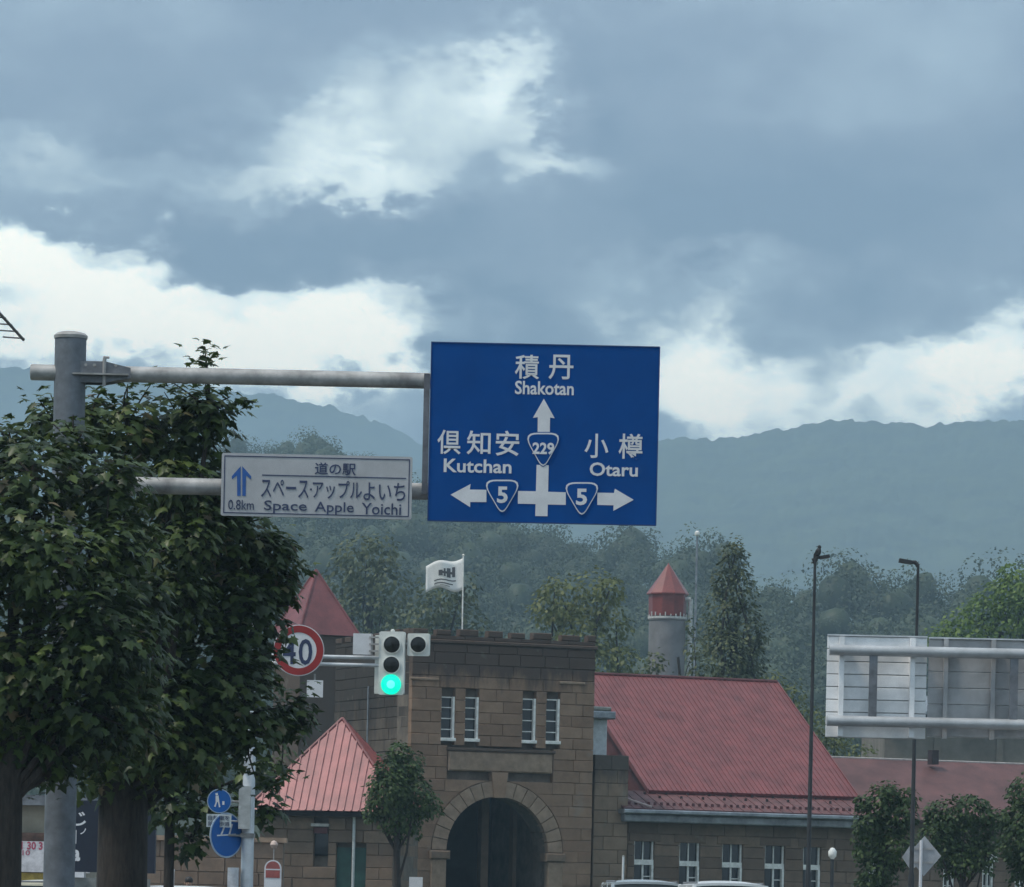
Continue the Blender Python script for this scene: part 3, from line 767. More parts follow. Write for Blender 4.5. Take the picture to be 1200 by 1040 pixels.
# choose the ridge so that it projects where the photo shows it
def proj(q):
    a = q.x * F / q.y; b = (q.z - HC) * F / q.y; c, s = math.cos(ROLL), math.sin(ROLL)
    return PX + a * c + b * s, PY - (-a * s + b * c)
best = min(((abs(proj(BP(sbL, db + r_, zb_ + h_))[0] - 674) + abs(proj(BP(sbL, db + r_, zb_ + h_))[1] - 789.5), r_, h_) for r_ in np.arange(4, 10, .25) for h_ in np.arange(3, 7, .1)))
run, rise = float(best[1]), float(best[2])
print('ridge run/rise', best)
def slope_roof(par, s0, s1, dA, zA, dB, zB, m, th=.12, seam=.21, name='roof', s0b=None, s1b=None, rib=.035):
    s0b = s0 if s0b is None else s0b; s1b = s1 if s1b is None else s1b
    A = [BP(s0, dA, zA), BP(s1, dA, zA), BP(s1b, dB, zB), BP(s0b, dB, zB)]
    up = (A[1] - A[0]).cross(A[3] - A[0]).normalized(); up = up if up.z > 0 else -up
    mb = MB(); mb.prism([p - up * th for p in A], up * th); ro = mb.build(name, m, par)
    if seam:
        rb = MB(); n = int((s1 - s0) / seam)
        for i in range(n + 1):
            t = i / n; p, q = A[0].lerp(A[1], t), A[3].lerp(A[2], t); w = E1 * rib / 2
            rb.prism([p - w, p + w, q + w, q - w], up * .026)
        rb.build('roof_ribs', m, ro, kind='stuff')
    return ro
rf = slope_roof(wing, sbL, sbR, db - .25, zb_ - .25 * rise / run, db + run, zb_ + rise, M_roof)
rb_ = slope_roof(wing, sbL, sbR, db + 2 * run, zb_ - .1, db + run + .02, zb_ + rise - .01, M_roof, seam=0)
mb = MB(); mb.tube([BP(sbL, db + run, zb_ + rise + .02), BP(sbR, db + run, zb_ + rise + .02)], .07, 8); mb.build('ridge_cap', M_roof_d, wing, smooth=True)
mb = MB(); mb.frame_box(O_T, E1, NI, ZA, sbL + .02, sbR - .02, db - .27, db - .2, zb_ - .25 * rise / run - .2, zb_ - .25 * rise / run - .13); mb.build('eave_edge', M_roof_d, wing)
# verge boards and gable wall
for ss in (sbL - .03, sbR - .02):
    mb = MB(); mb.prism([BP(ss, db - .25, zb_ - .25 * rise / run - .16), BP(ss, db - .25, zb_ - .25 * rise / run + .05), BP(ss, db + run, zb_ + rise + .05), BP(ss, db + run, zb_ + rise - .2)], E1 * .05); mb.build('verge_board', M_roof, wing)
for ss in (sbL + .55, sbR - .7):
    mb = MB(); mb.prism([BP(ss, db - .1, 3.5), BP(ss, db - .1, zb_ - .28), BP(ss, db + run, zb_ + rise - .16), BP(ss, db + 2 * run, zb_ - .2), BP(ss, db + 2 * run, 3.5)], E1 * .15); mb.build('gable_wall', M_roof_d, wing)
# skirt roof with snow guards
M_skirt = mat('skirt_roof', (0.155, 0.062, 0.060), 0.6, var=.25, scale=3)
zs = hit(870, 927, db - .1)[1] - .22
sk = slope_roof(wing, sE, sER, de, zeT, db + .1, zs + .1, M_skirt, th=.1, seam=.42, rib=.03)
upv = (BP(1, de, zeT) - BP(0, de, zeT)).cross(BP(0, db, zs) - BP(0, de, zeT)).normalized()
M_guard = mat('snow_guard', (0.035, 0.02, 0.022), .6, var=.2)
for row, t in enumerate((.84, .62)):
    s = sE + 1.6 + row * .45
    while s < sER - .3:
        q = BP(s, de, zeT).lerp(BP(s, db, zs), t)
        mb = MB(); mb.prism([q - E1 * .06, q + E1 * .06, q + E1 * .035 + ZA * .15, q - E1 * .035 + ZA * .15], NI * .05); mb.build('snow_guard', M_guard, sk); s += .92
mb = MB(); s = sE + .4
while s < sER - .2:
    q = BP(s, de, zeT).lerp(BP(s, db, zs), .2)
    mb.prism([q - E1 * .06, q + E1 * .06, q + E1 * .05 + ZA * .13, q - E1 * .05 + ZA * .13], NI * .04); s += .27
mb.build('snow_stops', M_roof_d, sk, kind='stuff')
# hip flashing at the left end and dark return
q0, q1 = BP(sE + .02, de, zeT), BP(sE - .25, db - .2, zs - .05)
mb = MB(); mb.tube([BP(sE + 1.15, de - .02, zeT + .06), BP(sE - .12, de + .95, zeT + .55)], .045, 6); mb.build('flashing', mat('pale_flashing', (.42, .32, .30), .5, var=.1), wing)
# gutter and fascia
mb = MB(); mb.frame_box(O_T, E1, NI, ZA, sE - .12, sER, de - .32, de + .5, zeT - .22, zeT - .05, .04); mb.build('gutter', M_gutter, wing)
mb = MB(); mb.frame_box(O_T, E1, NI, ZA, sE, sER, de - .1, dw + .3, ze - .03, zeT - .23, .04); mb.build('cornice', mat('cornice', (.26, .27, .29), .7, var=.25, scale=2), wing)
# pier between gate and wing, darker at its head
pier = thing('stone_pier', 'stone pier with a sooty head joining gate and red-roofed wing', 'pier', BP(W_T, .6, 0))
a0, a1 = W_T + .32, hit(736, 950, .6)[0]; zp = hit(712, 885, .6)[1]
mb = MB(); mb.frame_box(O_T, E1, NI, ZA, a0, a1 - .02, .9, 3.2, 0, zp - .05); mb.build('core', M_mortar, pier)
M_pier = stone_mat('pier_stone', (0.23, 0.165, 0.118), (0.30, 0.212, 0.15), (0.075, 0.064, 0.057), zp - 2.3, zp)
stones(pier, O_T + NI * .6, E1, NI, M_pier, a0, a1, 0, zp, .5, .95, .3, (), None, 31)
stones(pier, O_T + NI * 3.2 + E1 * a0, -NI, E1, M_pier, 0, 2.3, 0, zp, .5, .95, .3, (), None, 32)
# small white dormer with a grey cap next to the tower
dz0, dz1 = hit(702, 884, 1.6)[1], hit(702, 843, 1.6)[1]
dorm = thing('white_dormer', 'small white dormer with a flat grey cap beside the gate tower', 'dormer', BP(W_T, 1.6, dz0))
mb = MB(); mb.frame_box(O_T, E1, NI, ZA, W_T + .03, hit(711.5, 860, 1.6)[0], 1.6, 4.5, zp - .04, dz1, .02); mb.build('wall', mat('dormer_paint', (.55, .58, .60), .6, var=.1), dorm)
mb = MB(); mb.frame_box(O_T, E1, NI, ZA, W_T + .02, hit(722, 840, 1.2)[0], 1.2, 4.8, dz1, dz1 + .3, .05); mb.build('cap', M_gutter, dorm)
mb = MB(); mb.frame_box(O_T, E1, NI, ZA, W_T + .02, hit(718, 832, 1.2)[0], 1.3, 4.7, dz1 + .31, dz1 + .48, .05); mb.build('cap_top', mat('cap_top', (.34, .33, .30), .8), dorm)

# ---- lower wing farther right
low = thing('low_stone_wing', 'low stone building with a dull red roof behind the right street trees', 'building', BP(sR, 6, 0))
dl = 6.0
r0s, r0z = hit(985, 888, dl + 4.5); r1s, _ = hit(1320, 903, dl + 4.5)
zl = hit(1100, 962, dl)[1]
rs0 = hit(1008, 962, dl)[0]
M_roof2 = mat('dull_red_roof', (0.135, 0.058, 0.054), .65, var=.2, scale=.8)
r2 = slope_roof(low, rs0 - 1.2, r1s, dl - .5, zl, dl + 4.5, r0z, M_roof2, seam=0)
slope_roof(low, rs0 - 1.2, r1s, dl + 9.5, zl, dl + 4.52, r0z - .01, M_roof2, seam=0)
mb = MB(); mb.tube([BP(rs0 - 1.2, dl + 4.5, r0z), BP(r1s, dl + 4.5, r0z)], .05, 6); mb.build('ridge_cap', mat('pale_ridge', (.42, .38, .36), .6), low)
v_s, v_z = hit(1091, 888, dl + 4.0); mb = MB(); mb.frame_box(O_T, E1, NI, ZA, v_s - .16, v_s + .16, dl + 3.6, dl + 4.0, v_z - .3, v_z + .3); mb.build('vent', M_guard, low)
lw = []
for x0, x1 in ((1019, 1030), (1106, 1119), (1152, 1165), (1190, 1203)):
    a, zt = hit(x0, 1010, dl); b, _ = hit(x1, 1010, dl); lw.append((a, b, 1.0, zt))
mb = MB(); mb.frame_box(O_T, E1, NI, ZA, rs0 - .8, r1s - .3, dl + .3, dl + 9, 0, zl - .1); mb.build('wall', M_mortar, low)
stones(low, O_T + NI * dl, E1, NI, M_stone2, rs0 - .8, hit(1215, 1000, dl)[0], 0, zl - .1, .45, 1.3, .3, lw, None, 41)
Ol = O_T + NI * dl
for (a, b, zb, zt) in lw:
    w = MB(); w.frame_box(Ol, E1, NI, ZA, a, b, .22, .29, zb, zt); wo = w.build('window', M_glass, low)
    f = MB(); m_ = (a + b) / 2
    for u0, u1 in ((a + .004, a + .07), (b - .09, b - .004), (m_ - .025, m_ + .025)): f.frame_box(Ol, E1, NI, ZA, u0, u1, .08, .217, zb, zt - .02)
    for t in (.2, .4, .6, .8): f.frame_box(Ol, E1, NI, ZA, a + .072, m_ - .027, .15, .216, zb + (zt - zb) * t - .02, zb + (zt - zb) * t + .02); f.frame_box(Ol, E1, NI, ZA, m_ + .027, b - .092, .15, .216, zb + (zt - zb) * t - .02, zb + (zt - zb) * t + .02)
    f.build('frame', M_white, wo)
    l_ = MB(); l_.prism([Ol + E1 * s_ - NI * .04 + ZA * (zt + z_) for s_, z_ in ((a - .18, 0), (b + .18, 0), (b + .12, .22), (m_, .34), (a - .12, .22))], NI * .3); l_.build('lintel', M_white, wo)

# ---- warehouse wall behind
ware = thing('grey_warehouse', 'plain grey-brown warehouse behind the low red roof', 'building', P(1120, 1055, 225))
ware.location.z = 0
q0, q1 = P(1036, 900, 225), P(1330, 900, 225)
M_ware = mat('warehouse_render', (0.20, 0.175, 0.15), .9, var=.22, scale=.5, bump=.2)
zt = P(1100, 838, 225).z
mb = MB(); mb.box(q0.x, q1.x, 225, 240, 0, zt); mb.build('wall', M_ware, ware)
mb = MB(); mb.prism([(q0.x - .4, 224.4, zt), (q1.x, 224.4, zt), (q1.x, 232.5, zt + 1.2), (q0.x - .4, 232.5, zt + 1.2)], (0, 0, .15)); mb.prism([(q0.x - .4, 240.6, zt), (q1.x, 240.6, zt), (q1.x, 232.52, zt + 1.2), (q0.x - .4, 232.52, zt + 1.2)], (0, 0, .15)); mb.build('roof', M_gutter, ware)
xj = q0.x + 2.6
while xj < q1.x - 1:
    mb = MB(); mb.box(xj, xj + .35, 224.88, 225, 0, zt - .05); mb.build('pilaster', M_ware, ware); xj += 3.3
# pale parked vehicle glimpsed beside it
# ---- lodge with the shining hip roof
PH = R(9)
EL = Vector((math.cos(PH), -math.sin(PH), 0)); NL = Vector((math.sin(PH), math.cos(PH), 0))
Cn = P(474, 951, 149); Lg = 82 * px_m(149) * 2 / (math.cos(PH) - math.sin(PH)) * .97
zev = P(400, 951, 150).z; apex_z = None
Cn.z = zev
cs = [Cn, Cn - EL * Lg, Cn - EL * Lg + NL * Lg, Cn + NL * Lg]
ctr = sum((Vector(c) for c in cs), Vector()) / 4
ap = Vector((ctr.x, ctr.y, HC + lev(*(proj(ctr)[0], 842))[1] * ctr.y / F))
print('lodge', Lg, 'apex px', proj(ap), 'rise', ap.z - zev)
lodge = thing('stone_lodge', 'stone gate lodge with a shining pinkish-red seamed hip roof', 'building', (ctr.x, ctr.y, 0))
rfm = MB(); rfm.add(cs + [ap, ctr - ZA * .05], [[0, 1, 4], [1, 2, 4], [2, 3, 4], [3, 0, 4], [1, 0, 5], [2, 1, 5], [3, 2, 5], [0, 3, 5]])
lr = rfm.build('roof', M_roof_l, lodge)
rb = MB()
for fa in range(4):
    A, B = cs[fa], cs[(fa + 1) % 4]; e = (B - A).normalized(); nrm = (B - A).cross(ap - A).normalized(); nrm = nrm if nrm.z > 0 else -nrm
    m_ = (A + B) / 2; n = int(Lg / .26)
    for i in range(1, n):
        p = A.lerp(B, i / n); k = 1 - abs(2 * i / n - 1); q = p + (ap - m_) * k; w = e * .02
        if k < .04: continue
        rb.prism([p - w, p + w, q + w, q - w], nrm * .05)
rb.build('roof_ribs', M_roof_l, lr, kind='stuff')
for fa in range(4):
    hb = MB(); hb.tube([cs[fa], ap], .06, 6); hb.build('hip_cap', M_roof, lr)
ins = .45; wc = [cs[0] - EL * ins + NL * ins, cs[1] + EL * ins + NL * ins]
fs_ = MB(); fs_.frame_box(cs[1], EL, NL, ZA, .03, Lg - .03, .03, .1, zev - cs[1].z - .2, -.02); fs_.build('eave_board', M_dark, lodge)
lo_o = Vector(cs[1]) + NL * ins; lo_o.z = 0
mb = MB(); mb.frame_box(lo_o, EL, NL, ZA, ins, Lg - ins, .3, Lg - 2 * ins, 0, zev - .03); mb.build('wall', M_mortar, lodge)
def hitL(px, py): 
    return hit(px, py, 0, lo_o, NL, EL)
gd = hitL(394, 993); gd1 = hitL(429, 993)
wd0, wd1 = hitL(368, 968), hitL(384, 1003)
stones(lodge, lo_o, EL, NL, M_stone2, ins, Lg - ins, 0, zev - .03, .42, 1.15, .3, [(gd[0], gd1[0], 0, gd[1]), (wd0[0], wd1[0], wd1[1], wd0[1])], None, 51)
stones(lodge, Vector((cs[0] - EL * ins + NL * ins).xy.to_3d()), NL, -EL, M_stone2, .3, Lg - 2 * ins, 0, zev - .03, .42, 1.15, .29, (), None, 52)
mb = MB(); mb.frame_box(lo_o, EL, NL, ZA, gd[0], gd1[0], .18, .28, 0, gd[1]); dr = mb.build('door', M_green, lodge)
mb = MB(); mb.frame_box(lo_o, EL, NL, ZA, (gd[0] + gd1[0]) / 2 - .02, (gd[0] + gd1[0]) / 2 + .02, .15, .178, 0, gd[1] - .05); mb.build('door_strip', M_dark, dr)
w = MB(); w.frame_box(lo_o, EL, NL, ZA, wd0[0], wd1[0], .2, .28, wd1[1], wd0[1]); wo = w.build('window', M_glass, lodge)
w = MB(); w.frame_box(lo_o, EL, NL, ZA, wd0[0] - .06, wd1[0] + .06, -.25, .1, wd0[1] - .02, wd0[1] + .08); w.build('hood', mat('pale_hood', (.4, .38, .35), .7), wo)
w = MB(); w.frame_box(lo_o, EL, NL, ZA, wd0[0] + .02, wd1[0] - .02, -.12, .1, wd0[1] - .26, wd0[1] - .05); w.build('red_panel', M_roof_d, wo)
dp = lo_o + EL * hitL(415, 1000)[0] - NL * .12
mb = MB(); mb.tube([dp, dp + ZA * (zev - .25), dp + ZA * (zev - .05) - NL * .2], .055, 8); mb.build('downpipe', mat('pale_pipe', (.5, .52, .52), .5, var=.1), lodge, smooth=True)

# ---- kiln tower roof behind
kl = P(362, 1055, 188); kl.z = 0
kiln = thing('kiln_tower', 'stone kiln tower with a pointed dark red roof behind the speed sign', 'tower', kl)
kz = P(366, 746, 188).z; ka = P(364, 668, 188)
hw = 1.5; kc = [kl + Vector((x * math.cos(.5) - y * math.sin(.5), x * math.sin(.5) + y * math.cos(.5), kz)) for x, y in ((-hw, -hw), (hw, -hw), (hw, hw), (-hw, hw))]
mb = MB(); mb.add(kc + [Vector((kl.x, kl.y, ka.z)), Vector((kl.x, kl.y, kz - .1))], [[0, 1, 4], [1, 2, 4], [2, 3, 4], [3, 0, 4], [1, 0, 5], [2, 1, 5], [3, 2, 5], [0, 3, 5]]); kr = mb.build('roof', M_roof, kiln)
for c in kc: hb = MB(); hb.tube([c, Vector((kl.x, kl.y, ka.z))], .06, 6); hb.build('hip_cap', M_roof, kr)
mb = MB(); mb.prism([kl + Vector((c.x - kl.x, c.y - kl.y, 0)) * .88 for c in kc], (0, 0, kz - .02)); mb.build('wall', M_stone2, kiln)

# ---- round tower with red conical cap
Yr = 196; rc = P(783, 1055, Yr); s = px_m(Yr)
rt = thing('round_tower', 'grey round tower with a red drum and pointed red cap', 'tower', (rc.x, Yr, 0))
rc2 = P(782, 725, Yr); zd = rc2.z; cx = rc2.x
rt.location = (cx, Yr, 0)
zc0, zc1 = P(782, 696, Yr).z, P(781, 660, Yr).z
mb = MB(); mb.lathe((cx, Yr, 0), [(21.5 * s, 0), (21.5 * s, zd - .12), (22.5 * s, zd - .1), (22.5 * s, zd)], 28); mb.build('shaft', mat('grey_render', (.24, .24, .25), .85, var=.15, scale=.8), rt, smooth=True)
M_cap = mat('cap_red', (.215, .05, .045), .45, var=.14, scale=1.5, coat=.3)
mb = MB(); mb.lathe((cx, Yr, 0), [(22 * s, zd + .1), (22.6 * s, zc0)], 10); mb.build('drum', M_cap, rt)
mb = MB(); mb.lathe((cx, Yr, 0), [(24.8 * s, zc0 - .06), (24.8 * s, zc0), (1 * s, zc1 - .06), (.4 * s, zc1)], 10); mb.build('cap', M_cap, rt)
mb = MB()
for i in range(22):
    t = 2 * math.pi * i / 22; r_ = 22.3 * s; mb.tube([(cx + r_ * math.cos(t), Yr + r_ * math.sin(t), zd), (cx + r_ * math.cos(t), Yr + r_ * math.sin(t), zd + random.uniform(.12, .3))], .03, 5)
mb.lathe((cx, Yr, 0), [(22.9 * s, zd - .04), (22.9 * s, zd + .06)], 24); mb.build('bird_spikes', mat('pale_metal', (.6, .6, .58), .5), rt, kind='stuff')
wp0 = P(809, 703, Yr); mb = MB(); mb.tube([(wp0.x, Yr - .2, 0), (wp0.x, Yr - .2, wp0.z)], .11, 8); mb.tube([(wp0.x, Yr - .2, wp0.z), (wp0.x - .3, Yr - .2, wp0.z)], .09, 8); mb.build('flue', mat('flue', (.55, .56, .55), .5), rt, smooth=True)
# thin mast behind it
q = P(817, 629, 205); tag_ = thing('mast', 'very thin pale mast behind the round tower with a white tip', 'mast', (q.x, 205, 0))
mb = MB(); mb.tube([(q.x, 205, 0), q], .05, 6); mb.build('pole', M_gutter, tag_); mb = MB(); mb.lathe(q, [(.04, 0), (.12, .08), (.12, .2), (.03, .28)], 10); mb.build('tip', M_white, tag_)
# ================================================================== ROADSIDE
M_galv = mat('galvanised', (0.42, 0.41, 0.40), .55, .2, var=.22, scale=3.5, bump=.05)
M_galv_d = mat('galvanised_dark', (0.20, 0.21, 0.23), .6, .3, var=.25, scale=3)
M_post = mat('grey_post_paint', (0.165, 0.18, 0.205), .5, .1, var=.16, scale=5)
M_blue = mat('sign_blue', (0.0, 0.066, 0.275), .6, var=.06, scale=2, spec=.12)
M_signw = mat('sign_white', (0.74, 0.74, 0.76), .5, var=.05, scale=4)
M_ink = mat('sign_ink', (0.035, 0.05, 0.12), .5, var=.1)
M_inkb = mat('sign_blue_ink', (0.015, 0.10, 0.36), .5, var=.1)
M_alu = mat('aluminium', (0.62, 0.64, 0.66), .45, .3, var=.1, scale=3)
M_red = mat('sign_red', (0.33, 0.030, 0.030), .45, var=.1, scale=3)

# ---- overhead gantry
YG = 50.0; sg = px_m(YG)
gb = P(66, 1000, YG)
foot = Vector((P(82, 440, YG).x, YG, 0))
gan = thing('sign_gantry', 'grey steel post with two long pipe arms holding the road signs', 'sign post', foot)
ptop = P(82, 394, YG).z
mb = MB(); mb.lathe(foot, [(.185, 0), (.185, ptop)], 32); mb.build('post', M_post, gan, smooth=True)
mb = MB(); mb.lathe(foot + ZA * ptop, [(.195, -.035), (.2, 0.0), (.17, .03), (.09, .05), (.01, .055)], 32); mb.build('cap', M_galv, gan, smooth=True)
def arm(py_l, px_l, py_r, px_r, r):
    a, b = P(px_l, py_l, YG), P(px_r, py_r, YG); z = (a.z + b.z) / 2
    return Vector((a.x, YG, z)), Vector((b.x, YG, z))
a, b = arm(437, 36, 449, 640, .1)
ab = Vector((P(772, 450, YG).x - .3, YG, b.z))
mb = MB(); mb.tube([a, a + XA * .01, ab], [.085, .095, .092], 20); mb.build('arm', M_galv, gan, smooth=True)
zU = a.z
a2, b2 = arm(568, 150, 577, 500, .1)
mb = MB(); mb.tube([Vector((foot.x - .2, YG, a2.z)), Vector((ab.x, YG, a2.z))], .098, 20); mb.build('arm', M_galv, gan, smooth=True)
zL = a2.z
for z in (zU, zL):
    for yy in (-.13, .11):
        mb = MB(); mb.prism([(foot.x + .12, YG + yy, z + .13), (foot.x + .42, YG + yy, z + .13), (foot.x + .72, YG + yy, z + .06), (foot.x + .72, YG + yy, z - .06), (foot.x + .42, YG + yy, z - .12), (foot.x + .12, YG + yy, z - .12)], (0, .02, 0)); mb.build('gusset', M_galv_d, gan)
    mb = MB(); mb.box(foot.x + .05, foot.x + .7, YG - .2, YG - .12, z - .035, z - .015); mb.build('bracket_plate', M_galv, gan)
    mb = MB(); mb.tube([Vector((foot.x + .415, YG - .14, z + .17)), Vector((foot.x + .415, YG - .14, z - .16))], .022, 8); mb.tube([Vector((foot.x + .4, YG - .14, z + .175)), Vector((foot.x + .47, YG - .14, z + .175))], .015, 6); mb.build('bolt', M_galv, gan)
    for xx in (.2, .3, .55):
        mb = MB(); mb.lathe((foot.x + xx, YG - .155, z + .08), [(.018, 0), (.018, .02)], 6, -YA); mb.build('bolt', M_galv, gan)
# strut behind the blue sign's edge
xs_ = P(499.5, 500, YG).x
mb = MB(); mb.box(xs_ - .035, xs_ + .035, YG - .14, YG - .10, zL - .04, zU + .07); mb.build('strut', M_galv_d, gan)

# ---- blue direction sign
YS = 49.74; ss = px_m(YS)
cS = P(637.2, 508.5, YS); w2, h2 = 268.5 * ss / 2, 210 * ss / 2
sign = thing('direction_sign', 'large blue direction sign with three white arrows and route shields', 'road sign', (cS.x, YS, cS.z - h2))
def rrect(cx, cz, w, h, r, n=5):
    pts = []
    for (sx, sz, a0) in ((1, 1, 0), (-1, 1, 90), (-1, -1, 180), (1, -1, 270)):
        for i in range(n + 1):
            t = R(a0 + 90 * i / n); pts.append((cx + sx * (w - r) + r * math.cos(t), cz + sz * (h - r) + r * math.sin(t)))
    return pts
mb = MB(); mb.prism([(x, YS, z) for x, z in rrect(cS.x, cS.z, w2, h2, .015)], (0, .05, 0)); mb.build('panel', M_blue, sign)
for k in (-.9, -.3, .3, .9):
    mb = MB(); mb.box(cS.x + k - .04, cS.x + k + .04, YS + .051, YS + .15, cS.z - h2 + .1, cS.z + h2 - .1); mb.build('rail', M_alu, sign)
mb = MB()
for x0, x1, z0, z1 in ((-w2, w2, -h2, -h2 + .012), (-w2, w2, h2 - .012, h2), (-w2, -w2 + .012, -h2 + .013, h2 - .013), (w2 - .012, w2, -h2 + .013, h2 - .013)):
    mb.box(cS.x + x0, cS.x + x1, YS - .008, YS - .001, cS.z + z0, cS.z + z1)
mb.build('edge_trim', mat('blue_trim', (.0, .05, .2), .5), sign)
for tx, bx, bo in (('積', (603.5, 416, 632, 444.5), .012), ('丹', (643, 416, 672, 445), .012), ('Shakotan', (603.5, 447, 672.5, 463), .02), ('倶', (512.5, 504, 540, 532.5), .012), ('知', (547, 505, 575, 533), .012),
                   ('安', (581, 505, 608.5, 534.5), .012), ('Kutchan', (520, 538.5, 599.5, 554.5), .02), ('小', (685, 508.5, 713, 537), .012), ('樽', (725, 508.5, 753, 538), .012), ('Otaru', (691, 542.5, 747.5, 558.5), .02)):
    lettering(tx, bx, YS, M_signw, sign, bold=bo, y_off=.002)
def flat(poly_px, name, m, Y, par, off=.003, th=.003, close=None):
    pts = [P(x, y, Y) for x, y in poly_px]
    mb = MB(); mb.prism([p - YA * off for p in pts], (0, -th, 0)); return mb.build(name, m, par)
flat([(637.3, 467.5), (650, 490.5), (644.6, 489.5), (644.2, 509.5), (630, 509.2), (630.2, 489.2), (624.5, 490)], 'arrow', M_signw, YS, sign)
flat([(628.8, 545), (643, 545.5), (641.6, 605.3), (627.2, 605)], 'road_bar', M_signw, YS, sign, .0032)
flat([(528, 580), (551.5, 567.5), (550.5, 574), (570, 574.3), (570, 588.7), (551, 588.6), (551, 594.7)], 'arrow', M_signw, YS, sign)
flat([(742.7, 586), (720.5, 573), (719.5, 578), (700, 577.6), (700, 592), (719, 592.5), (718.7, 599)], 'arrow', M_signw, YS, sign)
flat([(607, 575.6), (628, 576), (627.6, 591), (606.8, 590.6)], 'road_bar', M_signw, YS, sign, .003)
flat([(642, 576.6), (663, 577.2), (663, 592), (641.9, 591.6)], 'road_bar', M_signw, YS, sign, .003)
def shield(cx, cy, w, h, num, nb):
    # rounded inverted triangle
    base = []
    for t in range(36):
        a = 2 * math.pi * t / 36; c_, s_ = math.cos(a), math.sin(a)
        r = 1 / max(max(.72 * s_ * 1.0, math.cos(a - R(210)) * 1.12, math.cos(a - R(330)) * 1.12) ** 1.0, .5)
        base.append((c_ * r, s_ * r))
    # soften
    for _ in range(3): base = [((base[i - 1][0] + base[i][0] * 2 + base[(i + 1) % 36][0]) / 4, (base[i - 1][1] + base[i][1] * 2 + base[(i + 1) % 36][1]) / 4) for i in range(36)]
    mx = max(p[0] for p in base); y0 = min(p[1] for p in base); y1 = max(p[1] for p in base)
    pts = [(p[0] / mx * w / 2, ((p[1] - y0) / (y1 - y0) - .5) * h) for p in base]
    o = flat([(cx + x, cy - y) for x, y in pts], 'route_shield', M_blue, YS, sign, .0075, .003)
    flat([(cx + x * .95, cy - y * .95) for x, y in pts], 'shield_line', M_signw, YS, o, .0108, .002)
    flat([(cx + x * .86, cy - y * .86 ) for x, y in pts], 'shield_field', M_blue, YS, o, .0132, .002)
    lettering(num, nb, YS, M_signw, o, bold=.03, y_off=.0160)
shield(636.5, 527, 39, 41, '229', (624, 519, 649.5, 533))
shield(588.5, 581.5, 40, 40, '5', (582.5, 570.5, 595, 590))
shield(681.8, 584.5, 40, 40, '5', (675, 573, 688, 592.5))

# ---- white place sign
YW = 49.80; sw_ = px_m(YW); cW = P(371, 570, YW); w3, h3 = 223.5 * sw_ / 2, 73.5 * sw_ / 2
wsg = thing('place_sign', 'small white sign with blue arrow and rest-area name left of blue sign', 'road sign', (cW.x, YW, cW.z - h3))
mb = MB(); mb.prism([(x, YW, z) for x, z in rrect(cW.x, cW.z, w3, h3, .025)], (0, .04, 0)); mb.build('panel', mat('dull_sign_white', (.47, .475, .49), .6, var=.06, scale=3), wsg)  # panel in a duller white than the lettering on the blue sign
for k in (-.7, .7):
    mb = MB(); mb.box(cW.x + k - .04, cW.x + k + .04, YW + .041, YW + .11, cW.z - h3 + .06, cW.z + h3 - .06); mb.build('rail', M_alu, wsg)
mb = MB(); a_, b_ = w3 - .03, h3 - .03; t_ = .011
for x0, x1, z0, z1 in ((-a_, a_, -b_, -b_ + t_), (-a_, a_, b_ - t_, b_), (-a_, -a_ + t_, -b_ + t_, b_ - t_), (a_ - t_, a_, -b_ + t_, b_ - t_)):
    mb.box(cW.x + x0, cW.x + x1, YW - .004, YW - .002, cW.z + z0, cW.z + z1)
mb.build('border_line', M_ink, wsg)
lettering('道の駅', (369, 542.5, 417, 557), YW, M_ink, wsg, bold=.012, y_off=.002)
for tx, bx in (('スペース', (306, 562.5, 361.5, 583.5)), ('アップル', (366.5, 563.5, 424, 585)), ('よいち', (426, 566, 475, 587)), ('Space', (309.5, 587, 359.5, 602)), ('Apple', (369, 588.5, 414.5, 604)), ('Yoichi', (424, 590, 470, 603.5))):
    lettering(tx, bx, YW, M_ink, wsg, bold=.006, y_off=.002)
flat([(363.3, 572.6), (365.5, 572.6), (365.5, 574.8), (363.3, 574.8)], 'dot', M_ink, YW, wsg, .002, .002)
lettering('0.8km', (267.5, 586, 297.5, 597.5), YW, M_ink, wsg, bold=.0, y_off=.002)
flat([(307, 556.3), (476, 560.3), (476, 561.5), (307, 557.5)], 'rule_line', M_ink, YW, wsg, .002, .002)
for sgn in (-1, 1):
    cx_ = 283; flat([(cx_ + sgn * .9, 546.5), (cx_ + sgn * 11.5, 558.5), (cx_ + sgn * 11, 562), (cx_ + sgn * 5.3, 557.5), (cx_ + sgn * 5, 581.5), (cx_ + sgn * .9, 581.3)], 'arrow', M_inkb, YW, wsg, .002, .002)

# ---- traffic signal on its pole, speed sign, blue bicycle-path signs
YP = 62.0; sp_ = px_m(YP)
M_sig = mat('signal_housing', (.72, .74, .70), .45, var=.08, scale=4)
M_lens = mat('dark_lens', (.012, .014, .013), .25, var=.0)
M_go = mat('lit_lens', (.0, .5, .35), .3, var=0, emit=(.0, .80, .50, .85))
M_go2 = mat('lit_lens_core', (.1, .6, .5), .3, var=0, emit=(.10, .9, .70, 1.0))
pf = P(290, 1000, YP); pole_x = pf.x; zarm = P(414, 775, YP).z
sigp = thing('signal_pole', 'grey steel signal pole with twin arms half hidden in the big tree', 'signal pole', (pole_x, YP, 0))
mb = MB(); mb.lathe((pole_x, YP, 0), [(.095, 0), (.085, zarm + .5), (.06, zarm + .55)], 20); mb.build('pole', M_alu, sigp, smooth=True)
for dz in (.055, -.055):
    mb = MB(); mb.tube([(pole_x, YP, zarm + dz), (P(452, 775, YP).x, YP, zarm + dz)], .028, 10); mb.build('arm', M_alu, sigp, smooth=True)
